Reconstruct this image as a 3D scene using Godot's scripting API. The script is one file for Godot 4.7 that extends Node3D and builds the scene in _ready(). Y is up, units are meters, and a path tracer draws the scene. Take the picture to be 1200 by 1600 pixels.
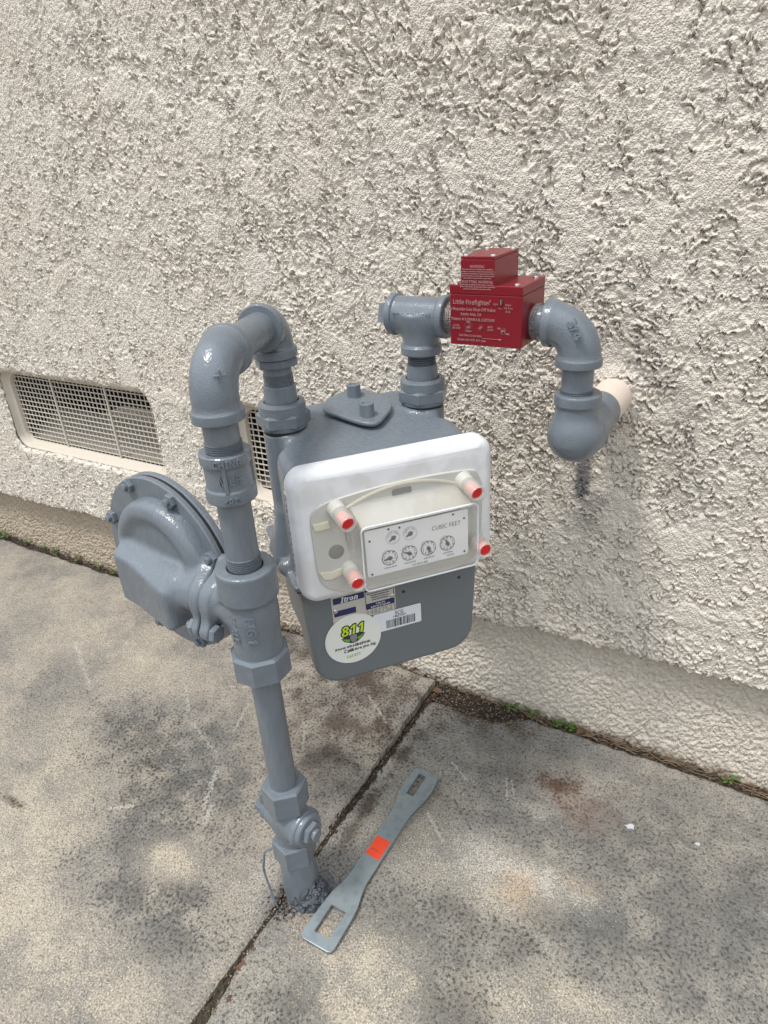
extends Node3D

# ---------------------------------------------------------------- mesh helpers
class MB:
	var v := PackedVector3Array()
	func tri(a: Vector3, b: Vector3, c: Vector3) -> void:
		v.append(a); v.append(b); v.append(c)
	func quad(a: Vector3, b: Vector3, c: Vector3, d: Vector3) -> void:
		tri(a, b, c); tri(a, c, d)
	# profile of (radius, height) from bottom to top round the y axis of xf
	func lathe(xf: Transform3D, prof: Array, seg := 28, off := 0.0) -> MB:
		for i in prof.size() - 1:
			var p: Vector2 = prof[i]
			var q: Vector2 = prof[i + 1]
			for k in seg:
				var t0 := off + TAU * k / seg
				var t1 := off + TAU * (k + 1) / seg
				var a := xf * Vector3(p.x * cos(t0), p.y, p.x * sin(t0))
				var b := xf * Vector3(q.x * cos(t0), q.y, q.x * sin(t0))
				var c := xf * Vector3(q.x * cos(t1), q.y, q.x * sin(t1))
				var d := xf * Vector3(p.x * cos(t1), p.y, p.x * sin(t1))
				if q.x > 1e-6: tri(a, b, c)
				if p.x > 1e-6: tri(a, c, d)
		return self
	# bevelled polygon prism (hex nuts, plugs)
	func nut(xf: Transform3D, r: float, y0: float, y1: float, ch: float, n := 6, off := 0.0) -> MB:
		return lathe(xf, [Vector2(0, y0), Vector2(r - ch, y0), Vector2(r, y0 + ch), Vector2(r, y1 - ch), Vector2(r - ch, y1), Vector2(0, y1)], n, off)
	func tube(pts: Array, rad, seg := 20, caps := true) -> MB:
		var n := pts.size()
		var prev := []
		var x := Vector3.ZERO
		for i in n:
			var t: Vector3 = (pts[mini(i + 1, n - 1)] - pts[maxi(i - 1, 0)]).normalized()
			if i == 0:
				x = t.cross(Vector3(0.31, 0.52, 0.79)).normalized()
			x = (x - t * x.dot(t)).normalized()
			var y := t.cross(x)
			var r: float = rad[i] if rad is Array or rad is PackedFloat32Array else rad
			var ring := []
			for k in seg:
				var a := TAU * k / seg
				ring.append(pts[i] + (x * cos(a) + y * sin(a)) * r)
			if i > 0:
				for k in seg:
					var k1 := (k + 1) % seg
					quad(prev[k], prev[k1], ring[k1], ring[k])
			elif caps:
				for k in seg: tri(pts[0], ring[(k + 1) % seg], ring[k])
			if i == n - 1 and caps:
				for k in seg: tri(pts[i], ring[k], ring[(k + 1) % seg])
			prev = ring
		return self
	func rbox(xf: Transform3D, size: Vector3, r: float, m := 3) -> MB:
		var h := size * 0.5
		var inn := h - Vector3.ONE * r
		for f in 6:
			var ax := f / 2
			var sg := 1.0 if f % 2 == 0 else -1.0
			var ua := (ax + 1) % 3
			var va := (ax + 2) % 3
			var us := steps(h[ua], r, m)
			var vs := steps(h[va], r, m)
			var g := []
			for i in us.size():
				var row := []
				for j in vs.size():
					var p := Vector3.ZERO
					p[ax] = sg * h[ax]; p[ua] = us[i]; p[va] = vs[j]
					var c := p.clamp(-inn, inn)
					row.append(xf * (c + (p - c).normalized() * r))
				g.append(row)
			for i in us.size() - 1:
				for j in vs.size() - 1:
					if sg > 0: quad(g[i][j], g[i + 1][j], g[i + 1][j + 1], g[i][j + 1])
					else: quad(g[i][j], g[i][j + 1], g[i + 1][j + 1], g[i + 1][j])
		return self
	func steps(h: float, r: float, m: int) -> Array:
		var s := []
		for i in m + 1: s.append(-h + r * (1.0 - cos(PI * 0.5 * i / m)) if i < m else -h + r)
		for i in m + 1: s.append(h - r if i == 0 else h - r * (1.0 - sin(PI * 0.5 * i / m)))
		return s
	static func inset(poly: PackedVector2Array, d: float) -> PackedVector2Array:
		var o := PackedVector2Array()
		var n := poly.size()
		for i in n:
			var a := (poly[i] - poly[(i + n - 1) % n]).normalized()
			var b := (poly[(i + 1) % n] - poly[i]).normalized()
			var na := Vector2(-a.y, a.x)
			var nb := Vector2(-b.y, b.x)
			var m := (na + nb).normalized()
			o.append(poly[i] + m * d / maxf(0.4, m.dot(na)))
		return o
	# counter-clockwise polygon in the xy plane of xf, from z0 to z1
	func prism(xf: Transform3D, poly: PackedVector2Array, z0: float, z1: float, bev := 0.0, holes := []) -> MB:
		var rings := [[poly, z0], [poly, z1]]
		var rim := poly
		if bev > 0:
			rim = inset(poly, bev)
			var mid := inset(poly, bev * 0.3)
			rings = [[rim, z0], [mid, z0 + bev * 0.3], [poly, z0 + bev], [poly, z1 - bev], [mid, z1 - bev * 0.3], [rim, z1]]
		var n := poly.size()
		for k in rings.size() - 1:
			for i in n:
				var j := (i + 1) % n
				var a: Vector2 = rings[k][0][i]; var b: Vector2 = rings[k][0][j]
				var c: Vector2 = rings[k + 1][0][j]; var d: Vector2 = rings[k + 1][0][i]
				quad(xf * Vector3(a.x, a.y, rings[k][1]), xf * Vector3(b.x, b.y, rings[k][1]), xf * Vector3(c.x, c.y, rings[k + 1][1]), xf * Vector3(d.x, d.y, rings[k + 1][1]))
		var cap := rim
		for hole: PackedVector2Array in holes: # clockwise holes, joined by a slit
			for i in hole.size():
				var a := hole[i]; var b := hole[(i + 1) % hole.size()]
				quad(xf * Vector3(a.x, a.y, z0), xf * Vector3(b.x, b.y, z0), xf * Vector3(b.x, b.y, z1), xf * Vector3(a.x, a.y, z1))
			var bi := 0; var bj := 0; var bd := 1e9
			for i in cap.size():
				for j in hole.size():
					var dd := cap[i].distance_squared_to(hole[j])
					if dd < bd: bd = dd; bi = i; bj = j
			var o := PackedVector2Array()
			for i in bi + 1: o.append(cap[i])
			for j in hole.size() + 1: o.append(hole[(bj + j) % hole.size()] + (Vector2(1e-6, 1e-6) if j == hole.size() else Vector2.ZERO))
			for i in range(bi, cap.size()): o.append(cap[i] + (Vector2(1e-6, 1e-6) if i == bi else Vector2.ZERO))
			cap = o
		var ix := Geometry2D.triangulate_polygon(cap)
		for i in range(0, ix.size(), 3):
			var a := cap[ix[i]]; var b := cap[ix[i + 1]]; var c := cap[ix[i + 2]]
			if (b - a).cross(c - a) < 0:
				var t := b; b = c; c = t
			tri(xf * Vector3(a.x, a.y, z1), xf * Vector3(b.x, b.y, z1), xf * Vector3(c.x, c.y, z1))
			tri(xf * Vector3(a.x, a.y, z0), xf * Vector3(c.x, c.y, z0), xf * Vector3(b.x, b.y, z0))
		return self
	# lettering, centred on xf's origin and facing its z; bend > 0 wraps it round a cylinder whose axis is xf's y
	func text(xf: Transform3D, s: String, em: float, font: Font, depth := 0.0003, bend := 0.0, align := 1) -> MB:
		var t := TextMesh.new()
		t.text = s; t.font = font; t.font_size = 16; t.pixel_size = em / 16.0; t.depth = depth; t.curve_step = 1.0
		t.horizontal_alignment = align as HorizontalAlignment
		var arr := t.get_mesh_arrays()
		var p: PackedVector3Array = arr[Mesh.ARRAY_VERTEX]
		var ix: PackedInt32Array = arr[Mesh.ARRAY_INDEX] if arr[Mesh.ARRAY_INDEX] != null else PackedInt32Array(range(p.size()))
		for i in p.size():
			var q := p[i]
			if bend > 0.0:
				var a := q.x / bend
				q = Vector3((bend + q.z) * sin(a), q.y, (bend + q.z) * cos(a))
			p[i] = xf * q
		for i in range(0, ix.size() - 2, 3):
			tri(p[ix[i]], p[ix[i + 2]], p[ix[i + 1]])
		return self
	func mesh(off: Vector3, ang := 40.0) -> ArrayMesh:
		var n := v.size()
		var nf := n / 3
		var fn := PackedVector3Array(); fn.resize(nf)
		var nor := PackedVector3Array(); nor.resize(n)
		var near := {}
		for f in nf:
			fn[f] = (v[f * 3 + 1] - v[f * 3]).cross(v[f * 3 + 2] - v[f * 3])
		if ang > 0:
			for i in n:
				var k := Vector3i((v[i] * 40000.0).round())
				if near.has(k): near[k].append(i / 3)
				else: near[k] = [i / 3]
		var ca := cos(deg_to_rad(ang))
		var out := PackedVector3Array(); out.resize(n)
		for f in nf:
			var own := fn[f].normalized()
			for c in 3:
				var i := f * 3 + c
				var s := own
				if ang > 0:
					s = Vector3.ZERO
					for g in near[Vector3i((v[i] * 40000.0).round())]:
						if fn[g].normalized().dot(own) > ca: s += fn[g]
					s = s.normalized()
					if s == Vector3.ZERO: s = own
				var o: int = f * 3 + [0, 2, 1][c]
				out[o] = v[i] - off
				nor[o] = s
		var a := []
		a.resize(Mesh.ARRAY_MAX)
		a[Mesh.ARRAY_VERTEX] = out
		a[Mesh.ARRAY_NORMAL] = nor
		var m := ArrayMesh.new()
		m.add_surface_from_arrays(Mesh.PRIMITIVE_TRIANGLES, a)
		return m

var offs := {}
var names := {}
var MT := {}
var font: SystemFont
var bold: SystemFont
var mono: SystemFont

func numbered(s: String) -> String:
	names[s] = names.get(s, -1) + 1
	return s if names[s] == 0 else "%s_%03d" % [s, names[s]]

func thing(called: String, label: String, category: String, at: Vector3, group := "", basis := Basis()) -> Node3D:
	var o := Node3D.new()
	o.name = numbered(called)
	add_child(o, true)
	o.transform = Transform3D(basis, at)
	o.set_meta("label", label)
	o.set_meta("category", category)
	if group: o.set_meta("group", group)
	offs[o] = at
	return o

func node(called: String, mesh: Mesh, mat: Material, parent: Node3D) -> MeshInstance3D:
	var o := MeshInstance3D.new()
	o.name = called if parent != self else numbered(called)
	o.mesh = mesh
	o.material_override = mat
	o.cast_shadow = GeometryInstance3D.SHADOW_CASTING_SETTING_ON
	parent.add_child(o, true)
	offs[o] = offs.get(parent, Vector3.ZERO)
	return o

func obj(called: String, mb: MB, mat: Material, parent: Node3D, ang := 40.0) -> MeshInstance3D:
	return node(called, mb.mesh(offs.get(parent, Vector3.ZERO), ang), mat, parent)

func frame(o: Vector3, dir: Vector3) -> Transform3D: # y along dir
	var y := dir.normalized()
	var x := y.cross(Vector3(0, 0, 1) if absf(y.z) < 0.9 else Vector3(1, 0, 0)).normalized()
	return Transform3D(Basis(x, y, x.cross(y)), o)

func circle(c: Vector2, r: float, n := 28) -> PackedVector2Array:
	var p := PackedVector2Array()
	for i in n: p.append(c + Vector2(cos(TAU * i / n), sin(TAU * i / n)) * r)
	return p

func rrect(x0: float, y0: float, x1: float, y1: float, r: float, n := 6) -> PackedVector2Array:
	var p := PackedVector2Array()
	var c := [Vector2(x1 - r, y1 - r), Vector2(x0 + r, y1 - r), Vector2(x0 + r, y0 + r), Vector2(x1 - r, y0 + r)]
	for q in 4:
		for i in n + 1:
			var a := PI * 0.5 * (q + float(i) / n)
			p.append(c[q] + Vector2(cos(a), sin(a)) * r)
	return p

static func smin(a: float, b: float, k: float) -> float:
	var h := maxf(k - absf(a - b), 0.0) / k
	return minf(a, b) - h * h * k * 0.25

static func smax(a: float, b: float, k: float) -> float:
	return -smin(-a, -b, k)

static func cyl_y(p: Vector3, c: Vector3, r: float, y0: float, y1: float, k := 0.003) -> float:
	return smax(Vector2(p.x - c.x, p.z - c.z).length() - r, maxf(y0 - p.y, p.y - y1), k)

static func capsule(p: Vector3, a: Vector3, b: Vector3, r: float) -> float:
	var pa := p - a
	var ba := b - a
	return (pa - ba * clampf(pa.dot(ba) / ba.length_squared(), 0.0, 1.0)).length() - r

# smooth casting: surface nets of a distance field f inside lo..hi, cell h
func cast(f: Callable, lo: Vector3, hi: Vector3, h: float, off: Vector3) -> ArrayMesh:
	var nx := int((hi.x - lo.x) / h) + 2
	var ny := int((hi.y - lo.y) / h) + 2
	var nz := int((hi.z - lo.z) / h) + 2
	var val := PackedFloat32Array(); val.resize(nx * ny * nz); val.fill(1.0)
	var B := 4
	var lim := B * h * 0.87 + h * 2.0
	var act := []
	for bi in range(0, nx, B):
		for bj in range(0, ny, B):
			for bk in range(0, nz, B):
				var d: float = f.call(lo + Vector3(bi + 1.5, bj + 1.5, bk + 1.5) * h)
				var near := absf(d) < lim
				if near: act.append(Vector3i(bi, bj, bk))
				if not near and d > 0.0: continue
				for i in range(bi, mini(bi + B, nx)):
					for j in range(bj, mini(bj + B, ny)):
						for k in range(bk, mini(bk + B, nz)):
							val[(i * ny + j) * nz + k] = f.call(lo + Vector3(i, j, k) * h) if near else -1.0
	var id := PackedInt32Array(); id.resize(nx * ny * nz); id.fill(-1)
	var pos := PackedVector3Array()
	var nor := PackedVector3Array()
	var ed := [[0, 4], [1, 5], [2, 6], [3, 7], [0, 2], [1, 3], [4, 6], [5, 7], [0, 1], [2, 3], [4, 5], [6, 7]]
	var co := []
	for c in 8: co.append(Vector3(c >> 2, (c >> 1) & 1, c & 1))
	var cv := PackedFloat32Array(); cv.resize(8)
	for b: Vector3i in act:
		for i in range(b.x, mini(b.x + B, nx - 1)):
			for j in range(b.y, mini(b.y + B, ny - 1)):
				for k in range(b.z, mini(b.z + B, nz - 1)):
					var base := (i * ny + j) * nz + k
					var neg := 0
					for c in 8:
						cv[c] = val[base + (c >> 2) * ny * nz + ((c >> 1) & 1) * nz + (c & 1)]
						if cv[c] < 0.0: neg += 1
					if neg == 0 or neg == 8: continue
					var s := Vector3.ZERO
					var m := 0
					for e in ed:
						var a := cv[e[0]]
						var d := cv[e[1]]
						if (a < 0.0) != (d < 0.0):
							s += co[e[0]].lerp(co[e[1]], a / (a - d))
							m += 1
					id[base] = pos.size()
					var p := lo + (Vector3(i, j, k) + s / m) * h
					var q := h * 0.5
					var g := Vector3(f.call(p + Vector3(q, 0, 0)) - f.call(p - Vector3(q, 0, 0)), f.call(p + Vector3(0, q, 0)) - f.call(p - Vector3(0, q, 0)), f.call(p + Vector3(0, 0, q)) - f.call(p - Vector3(0, 0, q)))
					pos.append(p - off)
					nor.append(g.normalized())
	var ix := PackedInt32Array()
	var st := [ny * nz, nz, 1]
	for b: Vector3i in act:
		for i in range(maxi(b.x, 1), mini(b.x + B, nx - 1)):
			for j in range(maxi(b.y, 1), mini(b.y + B, ny - 1)):
				for k in range(maxi(b.z, 1), mini(b.z + B, nz - 1)):
					var base := (i * ny + j) * nz + k
					var s0 := val[base] < 0.0
					for ax in 3:
						if s0 == (val[base + st[ax]] < 0.0): continue
						var u: int = st[(ax + 1) % 3]
						var w: int = st[(ax + 2) % 3]
						var a := id[base]; var c1 := id[base - u]; var c2 := id[base - u - w]; var c3 := id[base - w]
						if a < 0 or c1 < 0 or c2 < 0 or c3 < 0: continue
						if s0: ix.append_array(PackedInt32Array([a, c2, c1, a, c3, c2]))
						else: ix.append_array(PackedInt32Array([a, c1, c2, a, c2, c3]))
	var arr := []
	arr.resize(Mesh.ARRAY_MAX)
	arr[Mesh.ARRAY_VERTEX] = pos
	arr[Mesh.ARRAY_NORMAL] = nor
	arr[Mesh.ARRAY_INDEX] = ix
	var me := ArrayMesh.new()
	me.add_surface_from_arrays(Mesh.PRIMITIVE_TRIANGLES, arr)
	return me

# a grid of points (rows x columns) as one smooth sheet; keep says which quads stay
func sheet(p: PackedVector3Array, nc: int, off: Vector3, col := PackedColorArray(), uv := PackedVector2Array(), keep := PackedByteArray(), flip := false) -> ArrayMesh:
	var nr := p.size() / nc
	var nor := PackedVector3Array(); nor.resize(p.size())
	for r in nr:
		var r0 := maxi(r - 1, 0) * nc
		var r1 := mini(r + 1, nr - 1) * nc
		for c in nc:
			var a := p[r * nc + mini(c + 1, nc - 1)] - p[r * nc + maxi(c - 1, 0)]
			var b := p[r1 + c] - p[r0 + c]
			var n := a.cross(b).normalized()
			nor[r * nc + c] = -n if flip else n
	var ix := PackedInt32Array(); ix.resize((nr - 1) * (nc - 1) * 6)
	var k := 0
	var some := keep.size() > 0
	for r in nr - 1:
		for c in nc - 1:
			var i := r * nc + c
			if some and (keep[i] == 0): continue
			ix[k] = i; ix[k + 3] = i
			if flip:
				ix[k + 1] = i + 1; ix[k + 2] = i + nc + 1
				ix[k + 4] = i + nc + 1; ix[k + 5] = i + nc
			else:
				ix[k + 1] = i + nc + 1; ix[k + 2] = i + 1
				ix[k + 4] = i + nc; ix[k + 5] = i + nc + 1
			k += 6
	ix.resize(k)
	var q := PackedVector3Array(); q.resize(p.size())
	for i in p.size(): q[i] = p[i] - off
	var arr := []
	arr.resize(Mesh.ARRAY_MAX)
	arr[Mesh.ARRAY_VERTEX] = q
	arr[Mesh.ARRAY_NORMAL] = nor
	arr[Mesh.ARRAY_INDEX] = ix
	if col.size(): arr[Mesh.ARRAY_COLOR] = col
	if uv.size(): arr[Mesh.ARRAY_TEX_UV] = uv
	var me := ArrayMesh.new()
	me.add_surface_from_arrays(Mesh.PRIMITIVE_TRIANGLES, arr)
	return me

func noise(sd: int, freq: float, oct := 1, type := FastNoiseLite.TYPE_SIMPLEX_SMOOTH) -> FastNoiseLite:
	var n := FastNoiseLite.new()
	n.seed = sd; n.frequency = freq; n.noise_type = type
	n.fractal_type = FastNoiseLite.FRACTAL_FBM if oct > 1 else FastNoiseLite.FRACTAL_NONE
	n.fractal_octaves = oct
	return n

func tex(sd: int, freq: float, oct: int, size := 512, type := FastNoiseLite.TYPE_SIMPLEX_SMOOTH) -> ImageTexture:
	return ImageTexture.create_from_image(noise(sd, freq, oct, type).get_seamless_image(size, size))

func lin(r: float, g: float, b: float) -> Color:
	return Color(r, g, b).linear_to_srgb()

func mat(color: Color, rough: float, metal := 0.0, bump: Texture2D = null, depth := 0.0, scale := 1.0) -> StandardMaterial3D:
	var m := StandardMaterial3D.new()
	m.albedo_color = color
	m.roughness = rough
	m.metallic = metal
	m.uv1_triplanar = true
	m.uv1_scale = Vector3.ONE * scale
	if bump:
		m.heightmap_enabled = true
		m.heightmap_texture = bump
		m.heightmap_scale = depth
	return m

# ---------------------------------------------------------------- the scene
const RX := -0.443   # riser axis
const RZ := 0.458
const LX := -0.4965  # left meter connection
const LZ := 0.305
const TX := -0.386   # right meter connection
const TZ := 0.170
const DX := -0.198   # outlet drop pipe

func _ready() -> void:
	var cam := Camera3D.new()
	cam.name = "camera"
	cam.transform = Transform3D(Basis(Vector3(0.860385, -0.059604, -0.506147), Vector3(-0.185314, 0.888569, -0.419648), Vector3(0.474759, 0.454855, 0.753466)).orthonormalized(), Vector3(0, 0.8725, 0.89))
	cam.fov = 73.26
	cam.near = 0.02
	cam.far = 400.0
	add_child(cam)
	var env := Environment.new()
	env.background_mode = Environment.BG_SKY
	var sm := ProceduralSkyMaterial.new()
	sm.sky_top_color = Color(0.94, 0.97, 1.0)
	sm.sky_horizon_color = Color(0.36, 0.37, 0.38)
	sm.sky_curve = 0.35
	sm.ground_bottom_color = Color(0.42, 0.40, 0.37)
	sm.ground_horizon_color = Color(0.55, 0.54, 0.52)
	sm.sun_angle_max = 30.0
	var sky := Sky.new()
	sky.sky_material = sm
	env.sky = sky
	env.background_energy_multiplier = 1.3
	env.tonemap_mode = Environment.TONE_MAPPER_LINEAR
	env.tonemap_exposure = 1.66
	env.sdfgi_enabled = true
	env.ssao_enabled = true
	env.ssil_enabled = true
	var we := WorldEnvironment.new()
	we.name = "world_environment"
	we.environment = env
	add_child(we)
	var sun := DirectionalLight3D.new()
	sun.name = "sun"
	sun.light_energy = 0.5
	sun.light_color = Color(1.0, 0.98, 0.95)
	sun.light_angular_distance = 11.0
	sun.shadow_enabled = true
	sun.rotation = Vector3(deg_to_rad(-68), deg_to_rad(-30), 0)
	add_child(sun)

	font = SystemFont.new(); font.font_names = PackedStringArray(["Droid Sans"])
	bold = SystemFont.new(); bold.font_names = PackedStringArray(["Droid Sans"]); bold.font_weight = 700
	mono = SystemFont.new(); mono.font_names = PackedStringArray(["Droid Sans Mono"])
	materials()
	build_ground()
	build_wall()
	build_vents()
	build_riser()
	build_stopcock()
	build_regulator()
	build_meter()
	build_outlet()
	build_shutoff()
	build_wrench()
	build_small()

func materials() -> void:
	var brush := tex(11, 0.02, 4)
	var fine := tex(12, 0.09, 3)
	var cast_t := tex(13, 0.06, 2)
	# grey enamel, brushed on
	var g := mat(lin(0.152, 0.175, 0.202), 0.2, 0.0, brush, 0.06, 8.0)
	g.uv1_scale = Vector3(22, 4, 22)
	var wear := tint(27, 0.05, Color(0.50, 0.50, 0.50), Color(0.40, 0.40, 0.40))
	g.roughness = 0.48
	g.roughness_texture = wear
	g.albedo_texture = tint(28, 0.02, Color(0.965, 0.965, 0.965), Color(1, 1, 1))
	MT.paint = g
	var gc := mat(lin(0.152, 0.175, 0.202), 0.22, 0.0, cast_t, 0.03, 12.0)
	gc.roughness = 0.5
	gc.roughness_texture = wear
	gc.albedo_texture = g.albedo_texture
	MT.cast = gc
	MT.thread = mat(lin(0.095, 0.110, 0.130), 0.4, 0.0, cast_t, 0.04, 30.0)
	MT.pan = mat(lin(0.140, 0.157, 0.167), 0.42, 0.0, fine, 0.01, 8.0)
	MT.seam = mat(lin(0.02, 0.022, 0.024), 0.6)
	MT.gasket = mat(lin(0.012, 0.012, 0.013), 0.5)
	MT.cover = mat(lin(0.74, 0.745, 0.765), 0.42, 0.0, fine, 0.008, 6.0)
	MT.cover.albedo_texture = tint(22, 0.012, Color(0.95, 0.945, 0.935), Color(1, 1, 1))
	MT.frost = mat(lin(0.52, 0.51, 0.47), 0.3, 0.0, fine, 0.006, 8.0)
	MT.dusty = mat(lin(0.44, 0.43, 0.385), 0.4, 0.0, fine, 0.006, 8.0)
	MT.dusty.albedo_texture = tint(23, 0.012, Color(0.93, 0.92, 0.89), Color(1, 1, 1))
	MT.cream = mat(lin(0.66, 0.62, 0.49), 0.5)
	MT.grime = mat(lin(0.25, 0.24, 0.22), 0.7)
	MT.plate = mat(lin(0.74, 0.74, 0.74), 0.4)
	MT.ink = mat(lin(0.03, 0.03, 0.035), 0.6)
	MT.navy = mat(lin(0.012, 0.02, 0.09), 0.5)
	MT.alum = mat(lin(0.55, 0.53, 0.49), 0.4, 0.3)
	MT.sticker = mat(lin(0.74, 0.75, 0.70), 0.5)
	MT.label = mat(lin(0.70, 0.72, 0.76), 0.4)
	MT.lime = mat(lin(0.52, 0.68, 0.02), 0.5)
	MT.leafprint = mat(lin(0.13, 0.40, 0.03), 0.5)
	MT.spade = mat(lin(0.22, 0.22, 0.23), 0.5)
	MT.red = mat(lin(0.60, 0.010, 0.010), 0.35)
	MT.pink = mat(lin(0.72, 0.10, 0.07), 0.5)
	var cl := StandardMaterial3D.new()
	cl.albedo_color = Color(0.97, 0.96, 0.93, 0.10)
	cl.transparency = BaseMaterial3D.TRANSPARENCY_ALPHA
	cl.roughness = 0.02
	MT.clear = cl
	var fr := StandardMaterial3D.new()
	fr.albedo_color = Color(0.85, 0.83, 0.76, 0.45)
	fr.transparency = BaseMaterial3D.TRANSPARENCY_ALPHA
	fr.roughness = 0.4
	MT.haze = fr
	var tb := StandardMaterial3D.new()
	tb.albedo_color = Color(0.95, 0.93, 0.9, 0.22)
	tb.transparency = BaseMaterial3D.TRANSPARENCY_ALPHA
	tb.roughness = 0.12
	MT.tubing = tb
	MT.valve = mat(lin(0.215, 0.008, 0.018), 0.28, 0.15, fine, 0.004, 10.0)
	MT.engrave = mat(lin(0.44, 0.22, 0.22), 0.6)
	MT.galv = mat(lin(0.42, 0.42, 0.41), 0.5, 0.5, cast_t, 0.06, 30.0)
	MT.galv.albedo_texture = tint(24, 0.05, Color(0.5, 0.42, 0.36), Color(1, 1, 1))
	MT.screw = mat(lin(0.55, 0.53, 0.52), 0.3, 0.9)
	MT.steel = mat(lin(0.34, 0.395, 0.42), 0.42, 0.65, fine, 0.005, 9.0)
	MT.steel.albedo_texture = tint(25, 0.02, Color(0.93, 0.94, 0.95), Color(1, 1, 1))
	MT.orange = mat(lin(0.75, 0.065, 0.022), 0.55)
	MT.primer = mat(lin(0.70, 0.59, 0.51), 0.8, 0.0, cast_t, 0.05, 14.0)
	MT.vent = mat(lin(0.56, 0.50, 0.42), 0.6, 0.0, fine, 0.02, 6.0)
	MT.wire = mat(lin(0.55, 0.50, 0.43), 0.7)
	MT.dark = mat(lin(0.02, 0.018, 0.016), 0.95)
	MT.dust = mat(lin(0.50, 0.45, 0.39), 0.95)
	MT.weed = mat(lin(0.075, 0.145, 0.03), 0.5)
	MT.weed.backlight_enabled = true
	MT.weed.backlight = Color(0.3, 0.4, 0.1)
	MT.dead = mat(lin(0.105, 0.055, 0.033), 0.8)
	MT.straw = mat(lin(0.16, 0.11, 0.07), 0.9)
	MT.chip = mat(lin(0.48, 0.49, 0.52), 0.6)
	MT.grit = mat(lin(0.6, 0.57, 0.52), 0.8)
	MT.tar = mat(lin(0.075, 0.085, 0.10), 0.4, 0.0, cast_t, 0.15, 14.0)

func tint(sd: int, freq: float, lo: Color, hi: Color) -> ImageTexture:
	var im := noise(sd, freq, 4).get_seamless_image(256, 256)
	var o := Image.create_empty(256, 256, false, Image.FORMAT_RGB8)
	for y in 256:
		for x in 256:
			o.set_pixel(x, y, lo.lerp(hi, smoothstep(0.25, 0.6, im.get_pixel(x, y).r)))
	return ImageTexture.create_from_image(o)

func lip(x: float) -> float:
	return 0.196 + 0.022 * x

func joint_left(z: float) -> float: # edge of the left slab
	return -0.4635 + 0.0022 * nj.get_noise_2d(z, 3.0) + 0.001 * nj.get_noise_2d(z * 4.0, 9.0)

func joint_right(z: float) -> float: # edge of the right slab
	var gap := 0.004
	gap = lerpf(gap, 0.019, smoothstep(0.46, 0.70, z))
	return -0.4635 + gap + 0.003 * nj.get_noise_2d(z, 17.0) + 0.0016 * nj.get_noise_2d(z * 4.0, 29.0) + 0.010 * smoothstep(0.06, 0.0, z)

func slab_back(x: float) -> float: # the slabs' edge along the wall
	var chip := 0.020 * smoothstep(-0.27, -0.35, x) * smoothstep(-0.4585, -0.4575, x)
	return 0.015 + chip + 0.006 * nj.get_noise_2d(x * 0.6, 41.0) + 0.0025 * nj.get_noise_2d(x * 3.0, 43.0)

var nj: FastNoiseLite
var n_fine: FastNoiseLite

func spread(near: float, fine: float, step: float, far: float) -> PackedFloat32Array: # 0, near*..., growing
	var s := PackedFloat32Array([0.0, 0.0012, 0.003, 0.006])
	var d := 0.006
	while d < fine:
		d += step
		s.append(d)
	while d < far:
		step *= 1.5
		d += step
		s.append(minf(d, far))
	return s

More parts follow.
